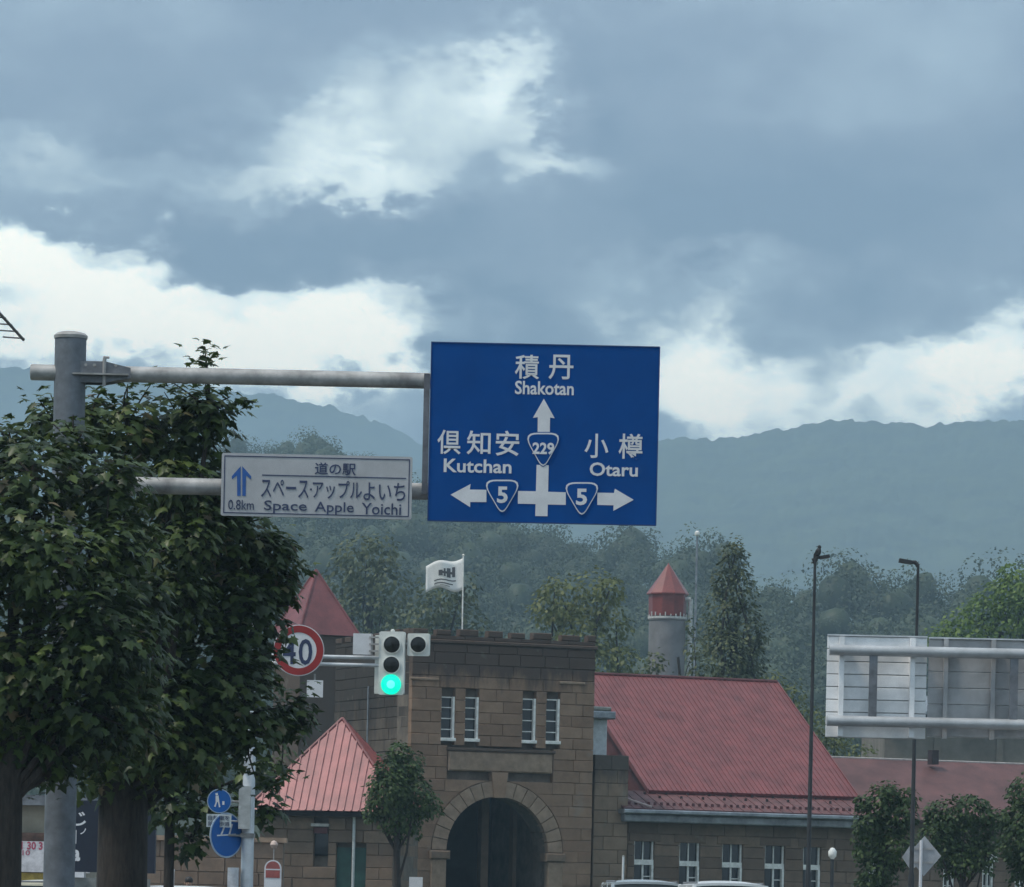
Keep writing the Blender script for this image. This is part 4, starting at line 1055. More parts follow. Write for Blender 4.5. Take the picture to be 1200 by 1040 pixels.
z0, z1 = P(287, 972, YP).z, P(287, 922, YP).z
mb = MB(); mb.box(pole_x - .13, pole_x + .04, YP - .22, YP - .09, z0, z1); bx_ = mb.build('control_box', mat('box_grey', (.46, .48, .48), .5), sigp)
mb = MB(); mb.box(pole_x - .10, pole_x + .1, YP - .12, YP + .12, z0 - .12, z0 - .06); mb.build('clamp', M_galv, sigp)
mb = MB(); mb.box(pole_x - .07, pole_x + .06, YP - .13, YP - .05, P(287, 905, YP).z, P(287, 884, YP).z); mb.build('bracket', M_alu, sigp)
z0, z1 = HC - .6, P(272, 1017, YP).z
mb = MB(); mb.box(pole_x - .27, pole_x - .115, YP - .2, YP - .02, z0, z1); mb.build('push_button_box', mat('box_white', (.62, .63, .66), .5), sigp)

c = P(459, 778, YP); sig = thing('traffic_signal', 'grey three-lens traffic signal showing a green light', 'traffic signal', (c.x, YP, c.z - .47))
Rz = R(9); ux = Vector((math.cos(Rz), -math.sin(Rz), 0)); un = Vector((math.sin(Rz), math.cos(Rz), 0))   # faces slightly left
oS = Vector((c.x, YP - .14, 0))
hW, zT, zB = 15.2 * sp_, P(460, 741, YP).z, P(457, 815, YP).z
mb = MB(); pts = rrect(0, (zT + zB) / 2, hW, (zT - zB) / 2, .03)
mb.prism([oS + ux * x + ZA * z for x, z in pts], un * .09); mb.build('housing', M_sig, sig)
mb = MB(); mb.frame_box(oS, ux, un, ZA, -hW - .075, -hW + .03, .091, .24, zB + .02, zT - .05); mb.build('back_case', M_sig, sig)
mb = MB(); mb.lathe(oS + un * .05 + ZA * zT, [(.03, 0), (.03, .025), (.01, .035)], 10); mb.build('top_nut', M_sig, sig)
def lens(par, o, x, z, r, lit=False):
    cc = o + ux * x + ZA * z
    mb = MB(); mb.lathe(cc, [(r * 1.12, -.0), (r * 1.12, .022), (r * 1.0, .024), (r * .98, .004)], 28, -un); rim = mb.build('lens_rim', M_sig if not lit else M_go, par, smooth=True)
    mb = MB(); mb.lathe(cc, [(r * .99, .003), (r * .97, .012), (r * .6, .026), (.001, .03)], 28, -un); ln = mb.build('lens', M_go if lit else M_lens, par, smooth=True)
    if lit:
        mb = MB(); mb.lathe(cc - un * .024, [(r * .5, 0), (r * .35, .012), (.001, .016)], 20, -un); mb.build('glowing_core', M_go2, ln, smooth=True)
for py, lit in ((756.5, False), (780, False), (803, True)):
    lens(sig, oS, 0.2 * sp_, P(460, py, YP).z, 9.6 * sp_ if not lit else 10.5 * sp_, lit)
# auxiliary single lens
c2 = P(490.5, 756.5, YP); oA = Vector((c2.x, YP - .16, 0)); hz = 13.2 * sp_
mb = MB(); mb.prism([oA + ux * x + ZA * z for x, z in rrect(0, c2.z, 13 * sp_, hz, .025)], un * .08); mb.build('housing', M_sig, sig)
lens(sig, oA, 0, c2.z, 9.2 * sp_)
mb = MB(); mb.tube([oA + un * .1 + ZA * c2.z, oS + un * .1 + ZA * c2.z], .03, 8); mb.build('coupling', M_galv, sig)
# white plate seen beside the signal
c3 = P(427, 755.5, YP)
pl = thing('signal_name_plate', 'small white plate on a bracket left of the traffic signal', 'plate', (c3.x, YP - .05, c3.z - .15))
mb = MB(); mb.prism([(x, YP - .1, z) for x, z in rrect(c3.x - 2 * sp_, c3.z, 11 * sp_, 12.3 * sp_, .01)], (0, .012, 0)); mb.build('panel', M_signw, pl)
mb = MB(); mb.box(c3.x + 8 * sp_, c3.x + 10 * sp_, YP - .11, YP - .08, c3.z - 12 * sp_, c3.z + 12 * sp_)
for dz in (-8, 0, 8): mb.box(c3.x + 6 * sp_, c3.x + 17 * sp_, YP - .135, YP - .111, c3.z + (dz - 1) * sp_, c3.z + (dz + 1) * sp_)
mb.build('bracket', M_galv, pl)
# speed sign
c4 = P(350.5, 763, YP); spd = thing('speed_sign', 'round white 40 speed limit sign with red rim, partly behind leaves', 'road sign', (c4.x, YP - .12, c4.z - .37))
r4 = 30 * sp_
mb = MB(); mb.lathe((c4.x, YP - .12, c4.z), [(r4, 0), (r4, .012), (.01, .012)], 48, -YA); mb.build('panel', M_signw, spd)
vs = []; n = 48
for rr in (r4 * .965, r4 * .70): vs += [Vector((c4.x + rr * math.cos(2 * math.pi * i / n), YP - .134, c4.z + rr * math.sin(2 * math.pi * i / n))) for i in range(n)]
vs += [v - YA * .003 for v in vs]
mb = MB(); mb.add(vs, [[2 * n + i, 2 * n + (i + 1) % n, 3 * n + (i + 1) % n, 3 * n + i] for i in range(n)] + [[i, 2 * n + i, 2 * n + (i + 1) % n, (i + 1) % n] for i in range(n)] + [[n + i, n + (i + 1) % n, 3 * n + (i + 1) % n, 3 * n + i] for i in range(n)]); mb.build('red_ring', M_red, spd)
lettering('4', (331.5, 748.5, 346.5, 778.5), YP - .133, M_ink, spd, bold=.012); lettering('0', (350, 749, 366, 779.5), YP - .133, M_ink, spd, bold=.012)
mb = MB(); mb.box(c4.x - .03, c4.x + .03, YP - .107, YP - .03, c4.z - .35, c4.z + .35); mb.build('rail', M_alu, spd)
# small supplementary plate under it
c5 = P(376, 806, YP); p5 = thing('supplementary_plate', 'small white plate under the speed sign mostly behind leaves', 'plate', (c5.x, YP, c5.z - .15))
mb = MB(); mb.box(c5.x - 16 * sp_, c5.x + 3 * sp_, YP - .12, YP - .11, c5.z - 12 * sp_, c5.z + 8 * sp_); mb.build('panel', M_signw, p5)
mb = MB(); mb.box(c5.x - 8 * sp_, c5.x - 6 * sp_, YP - .108, YP - .06, c5.z - 10 * sp_, c4.z - r4 * .9); mb.build('bracket', M_galv, p5)
# blue signs on the pole
YB = YP - .28
def disc_sign(name, label, px, py, rx, ry, yaw, Yd, marks):
    c_ = P(px, py, Yd); t = thing(name, label, 'road sign', (c_.x, Yd, c_.z - ry * sp_))
    u_ = Vector((math.cos(yaw), math.sin(yaw), 0)); n_ = Vector((-math.sin(yaw), math.cos(yaw), 0)); r_ = ry * sp_
    def ell(k, off): return [c_ + u_ * (math.cos(2 * math.pi * i / 40) * r_ * k) + ZA * (math.sin(2 * math.pi * i / 40) * r_ * k) - n_ * off for i in range(40)]
    mb = MB(); mb.prism(ell(1, 0), n_ * .01); mb.build('panel', mat('path_sign_rim', (.45, .55, .68), .45), t)
    mb = MB(); mb.prism(ell(.93, .002), -n_ * .002); mb.build('face', mat('path_sign_blue', (.005, .115, .42), .4, var=.05), t)
    for poly in marks:
        mb = MB(); mb.prism([c_ + u_ * (x * r_) + ZA * (y * r_) - n_ * .006 for x, y in poly], -n_ * .003); mb.build('pictogram', M_signw, t)
    mb = MB(); mb.tube([c_ + n_ * .012, Vector((pole_x, YP - .06, c_.z))], .015, 6); mb.build('clamp', M_galv, t)
    return t
ped = [[(-.35, .62), (-.15, .68), (-.12, .5), (-.3, .45)], [(-.32, .42), (-.08, .46), (.0, -.05), (-.3, -.1)], [(-.3, -.1), (-.18, -.08), (-.3, -.5), (-.42, -.46)], [(-.12, -.06), (0, -.05), (.1, -.5), (-.02, -.52)],
       [(.25, -.3), (.42, -.3), (.42, .0), (.25, .0)]]
disc_sign('path_sign', 'round blue pedestrian path sign on the left of the signal pole', 257, 939, 14, 14.2, 0.15, YB, ped)
bike = [[(-.6, -.06), (.55, .02), (.55, .08), (-.6, 0)], [(-.4, .0), (-.3, .0), (-.05, .5), (-.15, .5)], [(.1, .05), (.2, .05), (.35, .5), (.25, .5)]]
disc_sign('path_sign', 'larger blue cycle sign turned sideways below the white plate on the pole', 265.5, 979, 17, 26.5, 0.83, YB + .06, bike)
c6 = P(256.5, 962, YB - .05); wp = thing('plate', 'tiny white lettered plate between the two blue path signs', 'plate', (c6.x, YB - .05, c6.z - .1))
mb = MB(); mb.box(c6.x - 14.5 * sp_, c6.x + 14.5 * sp_, YB - .05, YB - .04, c6.z - 7.6 * sp_, c6.z + 7.6 * sp_); mb.build('panel', mat('plate_white', (.55, .6, .62), .5), wp)
lettering('自転車を', (244, 956, 269, 961.5), YB - .05, M_ink, wsg if False else wp, bold=.0, y_off=.001); lettering('除く歩道', (244, 963, 269, 968.5), YB - .05, M_ink, wp, bold=.0, y_off=.001)
mb = MB(); mb.tube([(c6.x + 10 * sp_, YB - .03, c6.z), (pole_x, YP - .05, c6.z)], .014, 6); mb.build('clamp', M_galv, wp)

# ---- big road sign seen from behind
YR = 80.0; sr = px_m(YR)
big = thing('rear_sign', 'large road sign seen from behind on two pipes, right of the lamp', 'road sign', P(1086, 1055, YR))
big.location.z = 0
M_back1 = mat('sign_back_pale', (.93, .94, .95), .5, 0, var=.1, scale=2, objvar=.05)
M_back2 = mat('sign_back_grey', (.42, .42, .425), .6, 0, var=.15, scale=1.5, objvar=.08)
zt1 = P(1027, 746.5, YR).z; zb1 = P(1027, 865.5, YR).z; xl, xr = P(968.5, 805, YR).x, P(1085.5, 805, YR).x
nst = 8
for i in range(nst):
    z0, z1 = zb1 + (zt1 - zb1) * i / nst, zb1 + (zt1 - zb1) * (i + 1) / nst
    mb = MB(); mb.frame_box(Vector((0, YR, 0)), XA, YA, ZA, xl, xr, 0, .03, z0 + .009, z1 - .009, .006); mb.build('panel_strip', M_back1, big)
mb = MB(); mb.box(xl + .01, xr - .01, YR + .031, YR + .05, zb1, zt1); mb.build('panel', M_back2, big)
zt2 = P(1150, 750, YR).z; zb2 = P(1150, 865, YR).z; x2l, x2r = P(1087.5, 805, YR).x, P(1330, 805, YR).x
for i in range(6):
    z0, z1 = zb2 + (zt2 - zb2) * i / 6, zb2 + (zt2 - zb2) * (i + 1) / 6
    mb = MB(); mb.frame_box(Vector((0, YR, 0)), XA, YA, ZA, x2l, x2r, 0.02, .05, z0 + .008, z1 - .008, .006); mb.build('panel_strip', M_back2, big)
mb = MB(); mb.box(x2l + .01, x2r - .01, YR + .051, YR + .07, zb2, zt2); mb.build('panel', M_back1, big)
mb = MB(); mb.box(x2l, x2r, YR - .03, YR + .05, zt2 + .002, zt2 + .03); mb.build('top_rail', M_alu, big)
mb = MB(); mb.box(xl, xr, YR - .03, YR + .05, zt1 + .002, zt1 + .03); mb.build('top_rail', M_alu, big)
for py in (765, 847.5):
    z = P(1090, py + .5, YR).z
    mb = MB(); mb.tube([(xl + .02 if py < 800 else xl + .0, YR - .28, z), (x2r + 1.6, YR - .28, z)], .1, 18); mb.build('pipe', mat('pipe_galv', (.50, .51, .52), .45, .3, var=.12, scale=2), big, smooth=True)
for px, m_, w_, y0_ in ((985, M_back1, .045, -.2), (1068, M_back1, .045, -.2), (1107.5, M_back2, .04, -.1), (1163, M_back2, .04, -.1), (1245, M_back2, .04, -.1)):
    x = P(px, 805, YR).x; mb = MB(); mb.box(x - w_, x + w_, YR + y0_, YR - .005, zb1 + .02, zt1 - .02); mb.build('rib', m_, big)
for px in (1021.5, 1186):
    x = P(px, 805, YR).x; mb = MB(); mb.box(x - .075, x + .075, YR - .32, YR - .24, P(1090, 847, YR).z, P(1090, 765, YR).z); mb.build('pipe_link', M_galv_d, big)
xp = x2r + 1.6; mb = MB(); mb.lathe((xp, YR - .28, 0), [(.19, 0), (.17, zt1 + .8)], 20); mb.build('post', M_galv, big, smooth=True)

# ---- street lamps
M_lamp = mat('dark_lamp_paint', (.035, .036, .038), .5, .2, var=.2, scale=2)
YL = 92.0; sl_ = px_m(YL)
def lamp(label, px, top, arm_px, arm_py, thick):
    b = P(px, top, YL); t = thing('street_lamp', label, 'street lamp', (b.x, YL, 0), 'tall dark street lamps')
    mb = MB(); mb.lathe((b.x, YL, 0), [(.08, 0), (.065, 2.2), (.05, 2.3), (.03, b.z)], 14); mb.build('post', M_lamp, t, smooth=True)
    e = P(arm_px, arm_py, YL); d = (e - b)
    mb = MB(); mb.tube([b - ZA * .05, b + ZA * .02 + d * .15, b + d * .6], [.05, .045, .035], 8); mb.build('arm', M_lamp, t, smooth=True)
    mb = MB(); dn = d.normalized(); up = YA.cross(dn) * -1; up = up if up.z > 0 else -up
    mb.frame_box(b + d * .35, dn, YA, up, 0, d.length * .65, -.11, .11, -thick, thick); mb.build('lamp_head', M_lamp, t)
    return b, t
b1, lp1 = lamp('slender dark lamp post with a bird on top, left of big sign', 955.2, 655, 972, 652, .035)
b2_, lp2 = lamp('dark lamp post with flat lamp head behind the big rear-facing sign', 1076, 661, 1053.5, 657, .04)
mb = MB(); e = P(951.5, 656.5, YL); mb.tube([b1, e], .03, 6); mb.build('stub', M_lamp, lp1)
# bird: body, wings folded, head, tail as one mesh plus beak
bird = thing('bird', 'dark bird perched upright on top of the left lamp post', 'bird', (b1.x, YL, b1.z))
def ell(mb, c, r, q, seg=12, rings=8):
    vs = []; fs = []
    for i in range(rings + 1):
        t = math.pi * i / rings
        for k in range(seg):
            p = 2 * math.pi * k / seg; v = Vector((r[0] * math.sin(t) * math.cos(p), r[1] * math.sin(t) * math.sin(p), r[2] * math.cos(t))); vs.append(Vector(c) + q @ v)
    for i in range(rings):
        for k in range(seg): fs.append([i * seg + k, i * seg + (k + 1) % seg, (i + 1) * seg + (k + 1) % seg, (i + 1) * seg + k])
    mb.add(vs, fs)
bb = Vector((b1.x + .02, YL, b1.z + .02)); q = Matrix.Rotation(R(14), 3, 'Y')
mb = MB(); prof_ = [(.012, 0), (.035, .03), (.062, .09), (.066, .14), (.05, .19), (.034, .215), (.040, .235), (.038, .262), (.015, .282)]
n_ = 14; vs = []; fs = []
for i, (r_, h_) in enumerate(prof_):
    off = math.sin(h_ / .28 * 2.4) * .012
    for k in range(n_):
        t = 2 * math.pi * k / n_; vs.append(bb + q @ Vector((r_ * math.cos(t) + off, r_ * math.sin(t) * .9, h_)))
for i in range(len(prof_) - 1):
    for k in range(n_): fs.append([i * n_ + k, i * n_ + (k + 1) % n_, (i + 1) * n_ + (k + 1) % n_, (i + 1) * n_ + k])
fs.append(list(range(n_))); fs.append([(len(prof_) - 1) * n_ + k for k in range(n_)]); mb.add(vs, fs)
M_bird = mat('dark_feathers', (.02, .02, .022), .7, var=.2)
mb.build('body', M_bird, bird, smooth=True)
mb = MB(); mb.prism([bb + Vector(v) for v in ((-.03, -.02, .06), (.01, -.02, .04), (-.055, -.02, -.13), (-.085, -.02, -.11))], (0, .05, 0)); mb.build('tail', M_bird, bird)
for yy in (-.07, .055): mb = MB(); mb.prism([bb + Vector(v) for v in ((0, yy, .17), (.05, yy, .12), (-.02, yy, .0), (-.06, yy, -.06), (-.05, yy, .08))], (0, .015, 0)); mb.build('wing', M_bird, bird)
mb = MB(); hd = bb + q @ Vector((0, 0, .25)); mb.tube([hd, hd + Vector((-.07, 0, -.005))], [.014, .003], 6); mb.build('beak', M_bird, bird)
for dx in (-.012, .02): mb = MB(); mb.tube([bb + Vector((dx, 0, .03)), bb + Vector((dx, 0, -.03))], .006, 5); mb.build('leg', M_bird, bird)

# ---- diamond warning sign from behind
YD = 94.0; sd_ = px_m(YD); cD = P(1083, 1003, YD)
dia = thing('diamond_sign', 'grey back of a diamond warning sign beside the right lamp post', 'road sign', (cD.x - .1, YD, 0))
mb = MB(); mb.prism([(cD.x + x * sd_, YD, cD.z + y * sd_) for x, y in ((0, 23), (20, 0), (0, -24), (-20, 0))], (0, -.012, 0)); mb.build('panel', mat('sign_back', (.40, .41, .43), .55, .2, var=.08), dia)
mb = MB(); mb.tube([(cD.x - 4 * sd_, YD - .06, 0), (cD.x - 4 * sd_, YD - .06, cD.z + 18 * sd_)], .035, 8); mb.build('pole', M_signw, dia, smooth=True)
for dz in (8, -8): mb = MB(); mb.box(cD.x - 12 * sd_, cD.x + 10 * sd_, YD - .035, YD - .014, cD.z + (dz - 1.2) * sd_, cD.z + (dz + 1.2) * sd_); mb.build('rail', M_galv, dia)
cD2 = P(1065, 1005, YD + 1.2); d2 = thing('diamond_sign', 'second diamond sign mostly hidden behind the right lamp post', 'road sign', (cD2.x, YD + 1.2, 0))
mb = MB(); mb.prism([(cD2.x + x * sd_, YD + 1.2, cD2.z + y * sd_) for x, y in ((3, 17), (20, 0), (3, -16), (-8, 0))], (0, .012, 0)); mb.build('panel', MATS['sign_back'], d2)
mb = MB(); mb.tube([(cD2.x + 4 * sd_, YD + 1.24, 0), (cD2.x + 4 * sd_, YD + 1.24, cD2.z + 10 * sd_)], .03, 8); mb.build('pole', M_signw, d2)

# ---- garden lamp and posts by the wing
q = P(975.5, 1000, 140); gl = thing('garden_lamp', 'short dark lamp with a white globe in front of the stone wing', 'lamp', (q.x, 140, 0))
mb = MB(); mb.tube([(q.x, 140, 0), (q.x, 140, q.z - .2)], .06, 8); mb.build('post', M_lamp, gl); mb = MB(); mb.lathe((q.x, 140, q.z), [(.05, -.2), (.13, -.1), (.14, .05), (.07, .16), (.01, .18)], 12); mb.build('globe', M_white, gl, smooth=True)
q = P(487.5, 1028, 120); wb = thing('notice_board', 'small white notice board beside the arch of the stone gate', 'board', (q.x, 120, 0))
mb = MB(); mb.box(q.x - .19, q.x + .19, 120, 120.04, q.z - .6, q.z); mb.build('panel', M_signw, wb)
for sx in (-.15, .15): mb = MB(); mb.box(q.x + sx - .02, q.x + sx + .02, 120.041, 120.08, 0, q.z - .05); mb.build('leg', M_galv, wb)
q = P(730.5, 1004, 150); wpst = thing('marker_post', 'thin white post at the left corner of the stone wing', 'post', (q.x, 150, 0))
mb = MB(); mb.tube([(q.x, 150, 0), (q.x, 150, q.z)], .04, 8); mb.build('post', M_signw, wpst); mb = MB(); mb.lathe((q.x, 150, q.z), [(.045, -.02), (.045, .02), (.01, .04)], 8); mb.build('cap', M_galv, wpst)

# ---- bus stop with round red head
YQ = 78.0; sq = px_m(YQ); q = P(320, 1008, YQ)
bus = thing('bus_stop_sign', 'round-topped red and white bus stop board below the blue signs', 'bus stop', (q.x, YQ, 0))
def arch_poly(w, z0, z1): return [(-w, z0), (w, z0)] + [(w * math.cos(math.pi * i / 12), z1 - w + w * math.sin(math.pi * i / 12)) for i in range(13)]
mb = MB(); mb.prism([(q.x + x, YQ, z) for x, z in arch_poly(10 * sq, .7, q.z)], (0, .05, 0)); mb.build('frame', M_signw, bus)
mb = MB(); mb.prism([(q.x + x, YQ - .003, z) for x, z in arch_poly(8.3 * sq, P(320, 1029, YQ).z, q.z - 1.6 * sq)], (0, -.004, 0)); mb.build('red_panel', mat('faded_red', (.36, .10, .09), .5, var=.15, scale=6), bus)
mb = MB(); mb.box(q.x - 8.3 * sq, q.x + 8.3 * sq, YQ - .010, YQ - .008, P(320, 1020, YQ).z, P(320, 1018.5, YQ).z); mb.build('stripe', M_signw, bus)
mb = MB(); mb.box(q.x - .2, q.x + .2, YQ - .15, YQ + .2, .0, .12); mb.build('base', M_galv_d, bus)
mb = MB(); mb.box(q.x - .05, q.x + .05, YQ + .051, YQ + .1, .1, q.z - .2); mb.build('post', M_galv, bus)
mb = MB(); mb.tube([(q.x + .01, YQ + .02, q.z - .02), (q.x + .01, YQ + .02, P(320, 995, YQ).z)], .01, 6); mb.build('stalk', M_galv, bus)
mb = MB(); r_ = .075; mb.lathe((q.x + .01, YQ + .02, P(320, 990, YQ).z), [(.01, -r_), (.05, -.055), (r_, 0), (.05, .055), (.01, r_)], 12); mb.build('ball', mat('pale_ball', (.55, .42, .36), .5), bus, smooth=True)

# ---- television antenna at the left edge
YN = 60.0; an = thing('television_antenna', 'tip of a metal television antenna at the left edge above the gantry', 'antenna', (P(-70, 360, YN).x, YN, 0))
M_ant = mat('antenna_metal', (.18, .18, .18), .4, .6, var=.1)
A0, A1 = P(-75, 285, YN - .6), P(28, 399, YN + .5)
mb = MB(); mb.tube([A0, A1], .022, 8); mb.build('boom', M_ant, an)
mb = MB(); mm = A0.lerp(A1, .35); mb.tube([(mm.x, mm.y, 0), mm], .04, 8); mb.build('mast', M_ant, an)
for i in range(13):
    t = .12 + .86 * i / 12; c_ = A0.lerp(A1, t); d_ = Vector((-1, -.25, .02)).normalized() * (.42 - .012 * i)
    mb = MB(); mb.tube([c_ + d_, c_ - d_ * .12], .011, 6); mb.build('element', M_ant, an)
# ================================================================== NEAR TREES (leaves large enough to tell apart)
def maple(label, Y0, cl, foot_px, trunk_r, leaf=.155, dens=26, twigs=(), lean=0.0, fork=2.6, nleaf=300):
    foot = P(foot_px, 1055, Y0); foot.z = 0
    t = thing('maple_tree', label, 'tree', foot, 'broad maples along the pavement')
    cls = []
    for px, py, r, Y in cl:
        q = P(px, py, Y); k = px_m(Y); cls.append((q.x, q.y, q.z, r * k, r * k * .95, r * k * .92))
    p, Rm, sz, ti = cluster_leaves(cls, dens, leaf, up=.75, rnd=.45, shell=(.35, 1.08))
    for (px, py, Y, n, sp) in twigs:
        q = np.array(P(px, py, Y)); k = px_m(Y)
        pp = q + rng.normal(size=(n, 3)) * np.array([sp * k, .15, sp * k * .5])
        p = np.vstack([p, pp]); nn = np.array([0, 0, 1.0]) + rand_dir(n) * .5
        Rm = np.concatenate([Rm, frames(nn, rand_dir(n) + np.array([0, 0, -.4]))]); sz = np.concatenate([sz, np.full(n, leaf * .85)]); ti = np.concatenate([ti, rng.uniform(.2, .6, n)])
    ok = p[:, 2] > 1.2; p, Rm, sz, ti = p[ok], Rm[ok], sz[ok], ti[ok]
    # leaves that face the road in front are single leaves, the rest one mass
    a = p[:, 0] / p[:, 1] * F
    vis = (a > -600) & (a < 600)
    score = p[:, 1] + (~vis) * 100 + rng.uniform(0, .6, len(p)) - sz * 2
    order = np.argsort(score); single, rest = order[:nleaf], order[nleaf:]
    tm = maple_template()
    V, Fc, k = scatter(tm, p[rest], Rm[rest], sz[rest])
    np_mesh('foliage', V, Fc, M_leafA, t, np.repeat(ti[rest], k), 'stuff')
    lv = []
    for j in range(6):
        me = bpy.data.meshes.new('leaf'); V0, F0 = tm
        V1 = V0 * np.array([1 + .1 * math.sin(j), 1, 1 + .5 * math.cos(j * 2)]); me.from_pydata(V1.tolist(), [], F0.tolist()); me.update()
        at = me.attributes.new('tint', 'FLOAT', 'FACE'); at.data.foreach_set('value', np.full(len(F0), .10 + .12 * j, np.float32)); me.materials.append(M_leafA); lv.append(me)
    for i in single:
        j = int(min(5, max(0, ti[i] * 6))); o = bpy.data.objects.new('leaf', lv[j]); C.objects.link(o); o.parent = t
        o.matrix_parent_inverse = Matrix.Translation(-foot)
        m4 = Matrix([list(r) for r in Rm[i]]).to_4x4(); o.matrix_basis = Matrix.Translation(p[i]) @ m4 @ Matrix.Scale(float(sz[i]), 4)
    mb = MB(); top = foot + Vector((lean, 0, fork))
    pts = [foot, foot + Vector((lean * .2, 0, .5)), foot + Vector((lean * .55, .03, fork * .6)), top, top + Vector((.08, .1, .7)), top + Vector((.0, .15, 1.6)), top + Vector((.1, .2, 2.6))]
    mb.tube(pts, [trunk_r * 1.35, trunk_r * 1.05, trunk_r * .95, trunk_r * .92, trunk_r * .62, trunk_r * .38, trunk_r * .15], 14)
    for c in cls:
        q = Vector(c[:3])
        limb(mb, top - ZA * random.uniform(0, .3), q, trunk_r * random.uniform(.22, .36), .02, .05, 6, 6)
        for _ in range(4):
            dv = Vector(rand_dir(1)[0]) * c[3] * .9; limb(mb, q - dv * .1, q + dv, .022, .006, .15, 4, 3)
    for (px, py, Y, n, sp) in twigs:
        q = P(px, py, Y); nb = min((Vector(c[:3]) for c in cls), key=lambda v: (v - q).length); limb(mb, nb, q, .02, .006, .05, 4, 4)
    mb.build('trunk', M_bark, t, smooth=True)
    print(label[:20], len(p), 'leaves'); return t
maple('big dark maple on the left in front of the gantry post', 47.0,
    [(40, 560, 70, 47.2), (125, 570, 62, 47.6), (130, 640, 66, 47.2), (40, 655, 90, 46.6), (105, 740, 85, 46.6), (20, 780, 90, 46.9), (95, 830, 82, 47.0), (25, 865, 62, 47.2), (-60, 640, 110, 47), (-80, 800, 110, 47),
     (88, 520, 38, 48.2), (150, 845, 60, 47.6), (15, 525, 42, 47.8), (-85, 560, 70, 47.5), (60, 880, 50, 47.6), (160, 700, 45, 47.8), (150, 780, 60, 47.3)],
    4, .2, twigs=[(10, 500, 47.8, 14, 16), (60, 495, 48.3, 12, 14), (120, 905, 47.5, 12, 20), (50, 918, 47.4, 12, 22), (100, 500, 48.4, 12, 16)], lean=.0)
maple('dark maple behind the pipe arms, its crown reaching the speed sign', 52.5,
    [(150, 500, 58, 52.2), (215, 505, 66, 52.6), (245, 480, 40, 52.2), (105, 490, 42, 52.0), (200, 590, 88, 53.2), (262, 640, 84, 53.2), (190, 700, 95, 52.8), (285, 715, 72, 53.2), (240, 800, 95, 52.6), (288, 775, 48, 53.2),
     (310, 655, 48, 53.4), (180, 850, 85, 52.2), (280, 850, 66, 52.6), (335, 845, 34, 53.2), (60, 490, 38, 52.2), (255, 585, 62, 53.0), (120, 880, 62, 52.5), (215, 880, 50, 52.4), (345, 832, 24, 53.2), (222, 632, 50, 51.7), (205, 565, 42, 51.7), (212, 690, 50, 51.7), (328, 690, 26, 53.4), (330, 640, 24, 53.4)],
    142, .33, dens=26, twigs=[(240, 406, 52.0, 16, 9), (242, 422, 52.0, 28, 10), (240, 445, 52.0, 16, 12), (200, 447, 52.1, 22, 18), (150, 452, 52.1, 18, 18), (270, 465, 52.2, 16, 14), (285, 470, 52.3, 10, 8), (120, 455, 52.0, 14, 16), (45, 468, 52.1, 12, 12),
           (180, 446, 52.1, 12, 14), (352, 815, 53.2, 18, 12), (345, 855, 53.2, 16, 14), (350, 660, 53.4, 14, 9), (330, 900, 53, 14, 12), (300, 915, 52.8, 18, 16)])
maple('slim young maple with low foliage behind the signal pole', 67.0,
    [(235, 905, 45, 67), (300, 905, 34, 67.2), (312, 945, 26, 67.3), (245, 950, 46, 67), (195, 935, 46, 66.8), (322, 905, 24, 67.3), (280, 965, 30, 67.5), (225, 985, 26, 67.2), (210, 890, 50, 67)],
    197, .085, leaf=.2, dens=14, nleaf=150, fork=2.9)

bw = thing('boundary_wall', 'low brown stone wall behind the blue signs and young maple', 'wall', P(230, 1055, 138)); bw.location.z = 0
x0, x1 = P(150, 1000, 138).x, P(332, 1000, 138).x; zt = P(240, 986, 138).z; Ob = Vector((x0, 138, 0))
mb = MB(); mb.box(x0, x1, 138.25, 138.6, 0, zt - .03); mb.build('core', M_mortar, bw)
stones(bw, Ob, XA, YA, M_stone2, 0, x1 - x0, 0, zt, .45, 1.1, .25, (), None, 61)
mb = MB(); mb.box(x0 - .1, x1 + .1, 137.9, 138.7, zt + .002, zt + .16); mb.build('coping', M_slab, bw)
# ================================================================== SHOP FRONTS AND CARS AT THE LOWER LEFT
YV = 105.0; sv = px_m(YV)
shop = thing('beige_shop', 'low beige shop front at the lower left between the trunks', 'building', P(30, 1055, YV)); shop.location.z = 0
x0, x1 = P(-120, 1000, YV).x, P(92, 1000, YV).x; zt = P(30, 944, YV).z
mb = MB(); mb.box(x0, x1, YV, YV + 8, 0, zt); mb.build('wall', mat('beige_wall', (.30, .27, .21), .9, var=.2, scale=.8), shop)
mb = MB(); mb.box(x0 - .2, x1 + .2, YV - .4, YV + 8.3, zt + .002, zt + .25); mb.build('roof', M_galv_d, shop)
mb = MB(); mb.box(x0, x1, YV - .15, YV - .003, P(30, 989, YV).z, P(30, 976, YV).z); mb.build('brown_fascia', mat('brown_fascia', (.16, .085, .06), .7, var=.2), shop)
mb = MB(); mb.box(x0, x1, YV - .2, YV - .003, P(30, 1033, YV).z, P(30, 1023, YV).z); mb.build('yellow_band', mat('yellow_band', (.42, .30, .06), .7, var=.2), shop)
bn = thing('shop_banner', 'white shop banner with pink-red lettering at lower left', 'banner', P(31, 1022, YV - .3))
a, b = P(4, 1003, YV - .3), P(48, 1003, YV - .3); zb, zt = P(31, 1022, YV - .3).z, P(31, 986, YV - .3).z
mb = MB(); mb.box(a.x, b.x + 1.2, YV - .3, YV - .26, zb, zt); mb.build('panel', mat('banner_white', (.66, .64, .66), .7), bn)
M_pink = mat('pink_ink', (.42, .07, .12), .6, var=.1)
